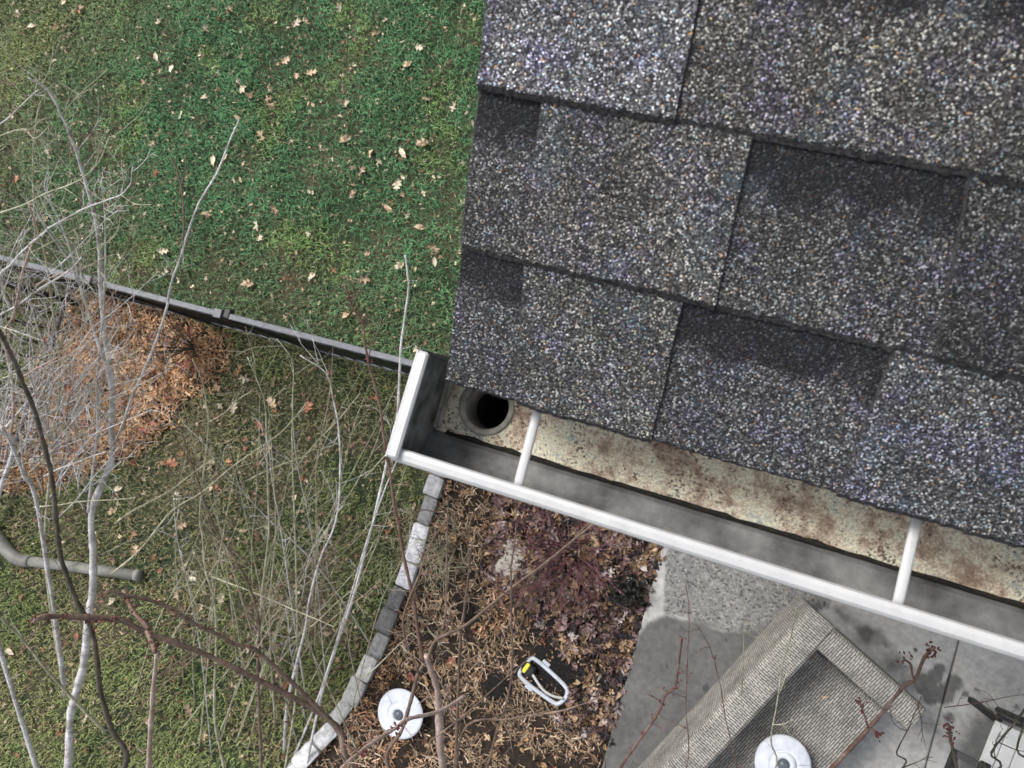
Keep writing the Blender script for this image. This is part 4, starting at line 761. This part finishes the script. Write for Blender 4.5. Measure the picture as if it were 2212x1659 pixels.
# --- small shrubs
def twiggy(name, base, h, n, spread, mat, label, w=2.5, twigs=3):
    o = thing(name, base, label, 'shrub')
    for i in range(n):
        a = random.uniform(0, 6.28); r = spread*math.sqrt(random.random()); tip = np.array(base)+[math.cos(a)*r, math.sin(a)*r, h*random.uniform(.6, 1.1)]; st = np.array(base)+[math.cos(a)*r*.15, math.sin(a)*r*.15, 0]
        branch('stem', o, [st, st*.5+tip*.5+np.array([0, 0, .12*h])+np.random.default_rng(i).normal(0, .02, 3), tip], w, 1.2, mat, twigs, h*.5, 1.5, 300+i)
    return o
twiggy('barberry_shrub', pt(1240, 1200, .01), .45, 44, .40, M['bark_purple'], 'bare purplish red twiggy shrub under the white gutter lip', 2.3)
twiggy('twiggy_shrub', pt(410, 748, .06), .5, 18, .22, M['bark_dark'], 'small dark bare shrub at the right end of the wood chip heap', 2.4)
twiggy('dry_perennial', pt(985, 1170, .01), .5, 16, .22, M['bark_olive'], 'clump of dry straw coloured stems beside the upper edging blocks', 2.2)
twiggy('dry_perennial', pt(1170, 1260, .01), .35, 14, .16, M['bark_brown'], 'clump of thin brown stems above the black planter ring', 2.0)
# dark leafy plant by the patio
pb = pt(1360, 1272, .02); pl = thing('dark_leafy_plant', pb, 'low clump of nearly black leaves at the patio edge', 'plant')
Vs = []; Ts = []; o = 0
for i in range(420):
    u = rng.normal(0, 1, 3); u /= np.linalg.norm(u); r = .11*rng.random()**.45; c = pb+u*np.array([r, r, r*.8])+[0, 0, .07]; a = rng.normal(0, 1, 3); a /= np.linalg.norm(a); b = np.cross(a, rng.normal(0, 1, 3)); b /= np.linalg.norm(b); s = rng.uniform(.01, .024)
    Vs.append(np.array([c-a*s, c+b*s*.45, c+a*s, c-b*s*.45])); Ts.append((o, o+1, o+2, o+3)); o += 4
obj('foliage', np.concatenate(Vs), np.array(Ts), m_noise('blackish_leaf', (.008, .010, .008), (.03, .034, .028), 40, .6), pl)
sm = MB()
for i in range(9): a = i*.7; sm.tube([pb, pb+[.03*math.cos(a), .03*math.sin(a), .05], pb+[.08*math.cos(a), .08*math.sin(a), .11]], [.003, .002, .001], 5)
sm.build('stems', M['bark_dark'], pl)
# ------------------------------------------------------------------ objects in the bed
def disc(c, R, tilt, label):
    o = thing('garden_disc', c, label, 'garden disc'); Mt = np.array(Matrix.Rotation(tilt[0], 3, 'X')@Matrix.Rotation(tilt[1], 3, 'Y'))
    d = MB(); d.lathe(c, [(R*.55, .0), (R*.97, .002), (R, .008), (R*.985, .0125), (R*.9, .016), (R*.6, .026), (R*.50, .029), (R*.475, .024), (R*.45, .024), (R*.435, .034), (R*.40, .039), (R*.26, .041), (R*.22, .036), (R*.21, .030)], 56, Mt); d.build('plate', M['white_plastic'], o, smooth=True)
    h = MB(); h.lathe(c, [(R*.205, .028), (R*.20, .036), (R*.16, .045), (R*.09, .050), (R*.02, .051)], 32, Mt); h.build('hub_cap', M['smoked'], o, smooth=True)
    for q in (.3, 2.5, 4.6):
        s = MB(); e = np.array([math.cos(q), math.sin(q), 0]); s.bar(c+Mt@(e*R*.5+[0, 0, .0305]), c+Mt@(e*R*.96+[0, 0, .0145]), .0012, .0015); s.build('seam', M['smoked'], o)
    for q in (1.2, 3.6, 5.5):
        e = np.array([math.cos(q), math.sin(q), 0])*R*.7; s = MB(); s.tube([c+e*[1, 1, 0]+[0, 0, -.055], c+Mt@(e+[0, 0, .004])], .006, 8); s.build('foot', M['black_plastic'], o)
disc(pt(866, 1541, .075), .148, (.06, -.05), 'white round disc with dark hub lying on the bark mulch by the edging')
disc(pt(1690, 1648, .445), .135, (-.08, .06), 'white round disc with dark hub on the wicker sofa seat, cut by the frame')
# sprinkler
s0, s1 = pt(1137, 1440, .05), pt(1218, 1507, .05); sd_ = (s1-s0); sL = np.linalg.norm(sd_); sd_ /= sL; sn = np.array([-sd_[1], sd_[0], 0])
spr = thing('oscillating_sprinkler', (*((s0+s1)/2)[:2], .03), 'pale oscillating lawn sprinkler with a yellow clip on the bark mulch', 'sprinkler')
def loc(u, v, z=.055): return s0+sd_*u*sL+sn*v+np.array([0, 0, z-.05])
lp = [loc(-.03, .025), loc(-.02, .055), loc(.06, .068), loc(.3, .070), (loc(.6, .066)), loc(.85, .060), loc(.98, .045), loc(1.03, .01), loc(1.0, -.035), loc(.92, -.056), loc(.6, -.066), loc(.3, -.070), loc(.06, -.068), loc(-.03, -.055), loc(-.045, -.02)]
fr = MB(); fr.tube(smooth_path(lp, 5), .0125, 10); fr.build('frame', M['white_tube'], spr, smooth=True)
mo = MB(); mo.box(loc(.07, 0, .06), (sd_, sn, (0, 0, 1)), (.075, .07, .05), .01); mo.box(loc(-.03, 0, .055), (sd_, sn, (0, 0, 1)), (.05, .03, .03), .006); mo.build('motor', M['black_plastic'], spr)
yc = MB(); yc.box(loc(.015, .005, .088), (sd_, sn, (0, 0, 1)), (.022, .062, .012), .004); yc.build('clip', M['yellow_plastic'], spr)
sb_ = MB(); sb_.tube(smooth_path([loc(.2, -.006, .07), loc(.4, -.02, .085), loc(.6, -.03, .09), loc(.8, -.022, .085), loc(1.0, .0, .07)], 5), .008, 8); sb_.build('spray_bar', M['gutter'], spr, smooth=True)
ft = MB(); ft.box(loc(.3, -.085, .045), (sd_, sn, (0, 0, 1)), (.05, .03, .012), .003); ft.box(loc(.3, .085, .045), (sd_, sn, (0, 0, 1)), (.05, .03, .012), .003); ft.build('foot', M['white_tube'], spr)
# planter ring and stone
rc = pt(1158, 1320, .03); rg = MB(); a = np.linspace(.9*math.pi, 2.75*math.pi, 50); rg.tube([rc+[.125*math.cos(t), .125*math.sin(t), .012*math.sin(t*2)] for t in a], .006, 6)
tag(rg.build('planter_ring', M['black_plastic'], smooth=True), 'broken black plastic planter ring sunk in the mulch bed', 'planter ring')
sc_ = pt(1106, 1206, .03); bm = bmesh.new(); bmesh.ops.create_icosphere(bm, subdivisions=4, radius=1)
V = np.array([v.co[:] for v in bm.verts]); Fc = [[v.index for v in f.verts] for f in bm.faces]; bm.free()
V = np.sign(V)*np.abs(V)**.6; dn = 1+.22*(n1.fbm(V[:, 0]*2+9, V[:, 1]*2+V[:, 2])-.5); V = V*dn[:, None]*np.array([.085, .125, .035]); ca = math.radians(-6); V = V@np.array([[math.cos(ca), -math.sin(ca), 0], [math.sin(ca), math.cos(ca), 0], [0, 0, 1]]).T+sc_
tag(obj('flat_stone', V, Fc, M['stone'], smooth=True), 'flat pale field stone set in the mulch bed', 'stone')
# grey drain pipe on the lawn
dp = thing('drain_pipe', (*pt(150, 1225, 0)[:2], 0), 'grey plastic drain pipe with an elbow lying on the front lawn', 'pipe')
p1 = MB(); p1.tube([pt(60, 1212, .045), pt(180, 1227, .045), pt(298, 1243, .045)], .036, 18); p1.build('pipe', M['pipe'], dp, smooth=True)
p2 = MB(); p2.tube(smooth_path([pt(66, 1213, .045), pt(40, 1208, .048), pt(18, 1192, .05), pt(-5, 1160, .05), pt(-40, 1110, .05)], 6), .042, 18); p2.build('elbow', M['pipe'], dp, smooth=True)
p3 = MB(); p3.tube([pt(293, 1242, .045), pt(303, 1243.5, .045)], .038, 18); p3.build('end_cap', M['pipe'], dp, smooth=True)
# ------------------------------------------------------------------ wicker sofa
def m_wicker(name, a, b, dark):
    k = NT(name); uv = k.coord('UV'); br = k.n('TexBrick'); br.offset = .5; br.inputs['Scale'].default_value = 1; br.inputs['Brick Width'].default_value = .042; br.inputs['Row Height'].default_value = .0118; br.inputs['Mortar Size'].default_value = .0022; br.inputs['Mortar Smooth'].default_value = .6
    br.inputs['Color1'].default_value = (*a, 1); br.inputs['Color2'].default_value = (*b, 1); br.inputs['Mortar'].default_value = (*dark, 1)
    dis = k.n('VectorMath', operation='ADD'); nz = k.n('VectorMath', operation='SCALE'); nn = k.noise(uv, 14, 3, .5, 'Color'); k.l(nn, nz.inputs[0]); nz.inputs['Scale'].default_value = .011; k.l(uv, dis.inputs[0]); k.l(nz.outputs[0], dis.inputs[1]); k.l(dis.outputs[0], br.inputs['Vector'])
    c = k.mix(1, br.outputs['Color'], k.ramp(k.noise(uv, 7, 5, .65), [(.3, .6), (.7, 1.2)]), 'MULTIPLY'); k.col(c).rough(.75); inv = k.math('SUBTRACT', 1.0, br.outputs['Fac']); k.bump(inv, .8, .006); return k.m
MW = m_wicker('pale_wicker', (.44, .42, .38), (.31, .295, .265), (.10, .093, .085)); MWS = m_wicker('dark_wicker_seat', (.42, .40, .365), (.27, .26, .235), (.07, .065, .06))
so = pt(1752, 1312, .66); s_f = pt(2003, 1533, .66); aa = s_f-so; aL = np.linalg.norm(aa[:2]); aa = np.array([aa[0], aa[1], 0])/aL; bb = np.array([aa[1], -aa[0], 0])   # aa: back -> front, bb: along the back
sofa = thing('wicker_sofa', (*(so+aa*.3+bb*.8)[:2], 0.05), 'grey woven wicker sofa on the concrete patio below the gutter', 'sofa')
def wick(name, sec, axis_o, ax_u, ax_w, L, mat):
    """extrude the section sec (u, z) along ax_w by L, with uv in metres"""
    V = []; Fc = []; UVs = []; n = len(sec); per = np.concatenate([[0], np.cumsum([math.dist(sec[i], sec[i+1]) for i in range(n-1)])]); nw = 24
    for j in range(nw+1):
        for (u, z), p in zip(sec, per): V.append(axis_o+ax_u*u+ax_w*(L*j/nw)+np.array([0, 0, z])); UVs.append((p, L*j/nw))
    for j in range(nw):
        for i in range(n-1): Fc.append((j*n+i, j*n+i+1, (j+1)*n+i+1, (j+1)*n+i))
    for end in (0, nw):
        o = len(V)
        for (u, z) in sec: V.append(axis_o+ax_u*u+ax_w*(L*end/nw)+np.array([0, 0, z])); UVs.append((u, z))
        Fc.append(tuple(o+i for i in range(n)) if end else tuple(o+n-1-i for i in range(n)))
    return obj(name, V, Fc, mat, sofa, uv=UVs)
zb = .20; o0 = np.array([so[0], so[1], 0])
wick('backrest', [(0, zb), (0, .62), (.006, .645), (.022, .66), (.13, .66), (.146, .645), (.158, .60), (.215, .36), (.215, zb)], o0, aa, bb, 1.75, MW)
wick('arm', [(0, zb), (0, .63), (.006, .648), (.02, .658), (.112, .658), (.126, .648), (.132, .62), (.132, zb)], o0+aa*.142, bb, aa, aL-.142, MW)
wick('seat', [(.13, zb), (.13, .34), (.16, .36), (1.66, .36), (1.66, zb)], o0+aa*.2, bb, aa, aL-.22, MWS)
wick('arm', [(1.62, zb), (1.62, .63), (1.64, .658), (1.73, .658), (1.75, .63), (1.75, zb)], o0+aa*.142, bb, aa, aL-.142, MW)
for u, v in ((.05, .05), (aL-.06, .05), (.05, 1.68), (aL-.06, 1.68)):
    q = MB(); c = o0+aa*u+bb*v; q.box(c+[0, 0, .127], (aa, bb, (0, 0, 1)), (.05, .05, .15)); q.build('leg', M['black_plastic'], sofa)
# ------------------------------------------------------------------ patio chair, bottom right
c0 = pt(2163, 1562, .45); e1 = pt(2212, 1584, .45)-c0; e1 = np.array([e1[0], e1[1], 0]); e1 /= np.linalg.norm(e1); e2 = pt(2128, 1659, .45)-c0; e2 = e2-e1*(e2@e1); e2[2] = 0; e2 /= np.linalg.norm(e2); up = np.array([0, 0, 1.])
ch = thing('patio_chair', (*(c0+e1*.25+e2*.25)[:2], .05), 'black framed patio chair with pale slatted seat cut by the picture corner', 'chair')
for i in range(8):
    q = MB(); a = c0+e1*(.005+i*.062)-up*.01; q.bar(a, a+e2*.46, .057, .014, bev=.004); q.build('slat', M['slat'], ch)
for a, b, nm in ((c0-e2*.03-e1*.02, c0-e2*.03+e1*.52, 'rail'), (c0+e2*.48-e1*.02, c0+e2*.48+e1*.52, 'rail')):
    q = MB(); q.bar(a-up*.015, b-up*.015, .03, .03, bev=.005); q.build(nm, M['black_plastic'], ch)
q = MB(); q.tube(smooth_path([c0-e2*.05-e1*.03+up*.0, c0-e2*.07-e1*.035+up*.2, c0-e2*.09-e1*.03+up*.36, c0-e2*.09+e1*.25+up*.40, c0-e2*.09+e1*.52+up*.36], 5), .016, 8); q.build('backrest', M['black_plastic'], ch, smooth=True)
q = MB(); L_ = lambda u, v, z: c0+e1*u+e2*v+up*z
q.bar(L_(-.07, .17, .17), L_(-.07, .36, .17), .045, .02, bev=.005); q.bar(L_(-.17, .20, .10), L_(-.05, .20, .16), .03, .02); q.bar(L_(-.17, .29, .10), L_(-.05, .29, .16), .03, .02); q.bar(L_(-.17, .185, .10), L_(-.17, .305, .10), .035, .025, bev=.004); q.build('armrest', M['black_plastic'], ch)
for u, v in ((0, 0), (.5, 0), (0, .46), (.5, .46)):
    q = MB(); q.bar(L_(u, v, -.03), L_(u*1.02, v*1.04, -.40), .028, .028, up=(1, 0, 0)); q.build('leg', M['black_plastic'], ch)
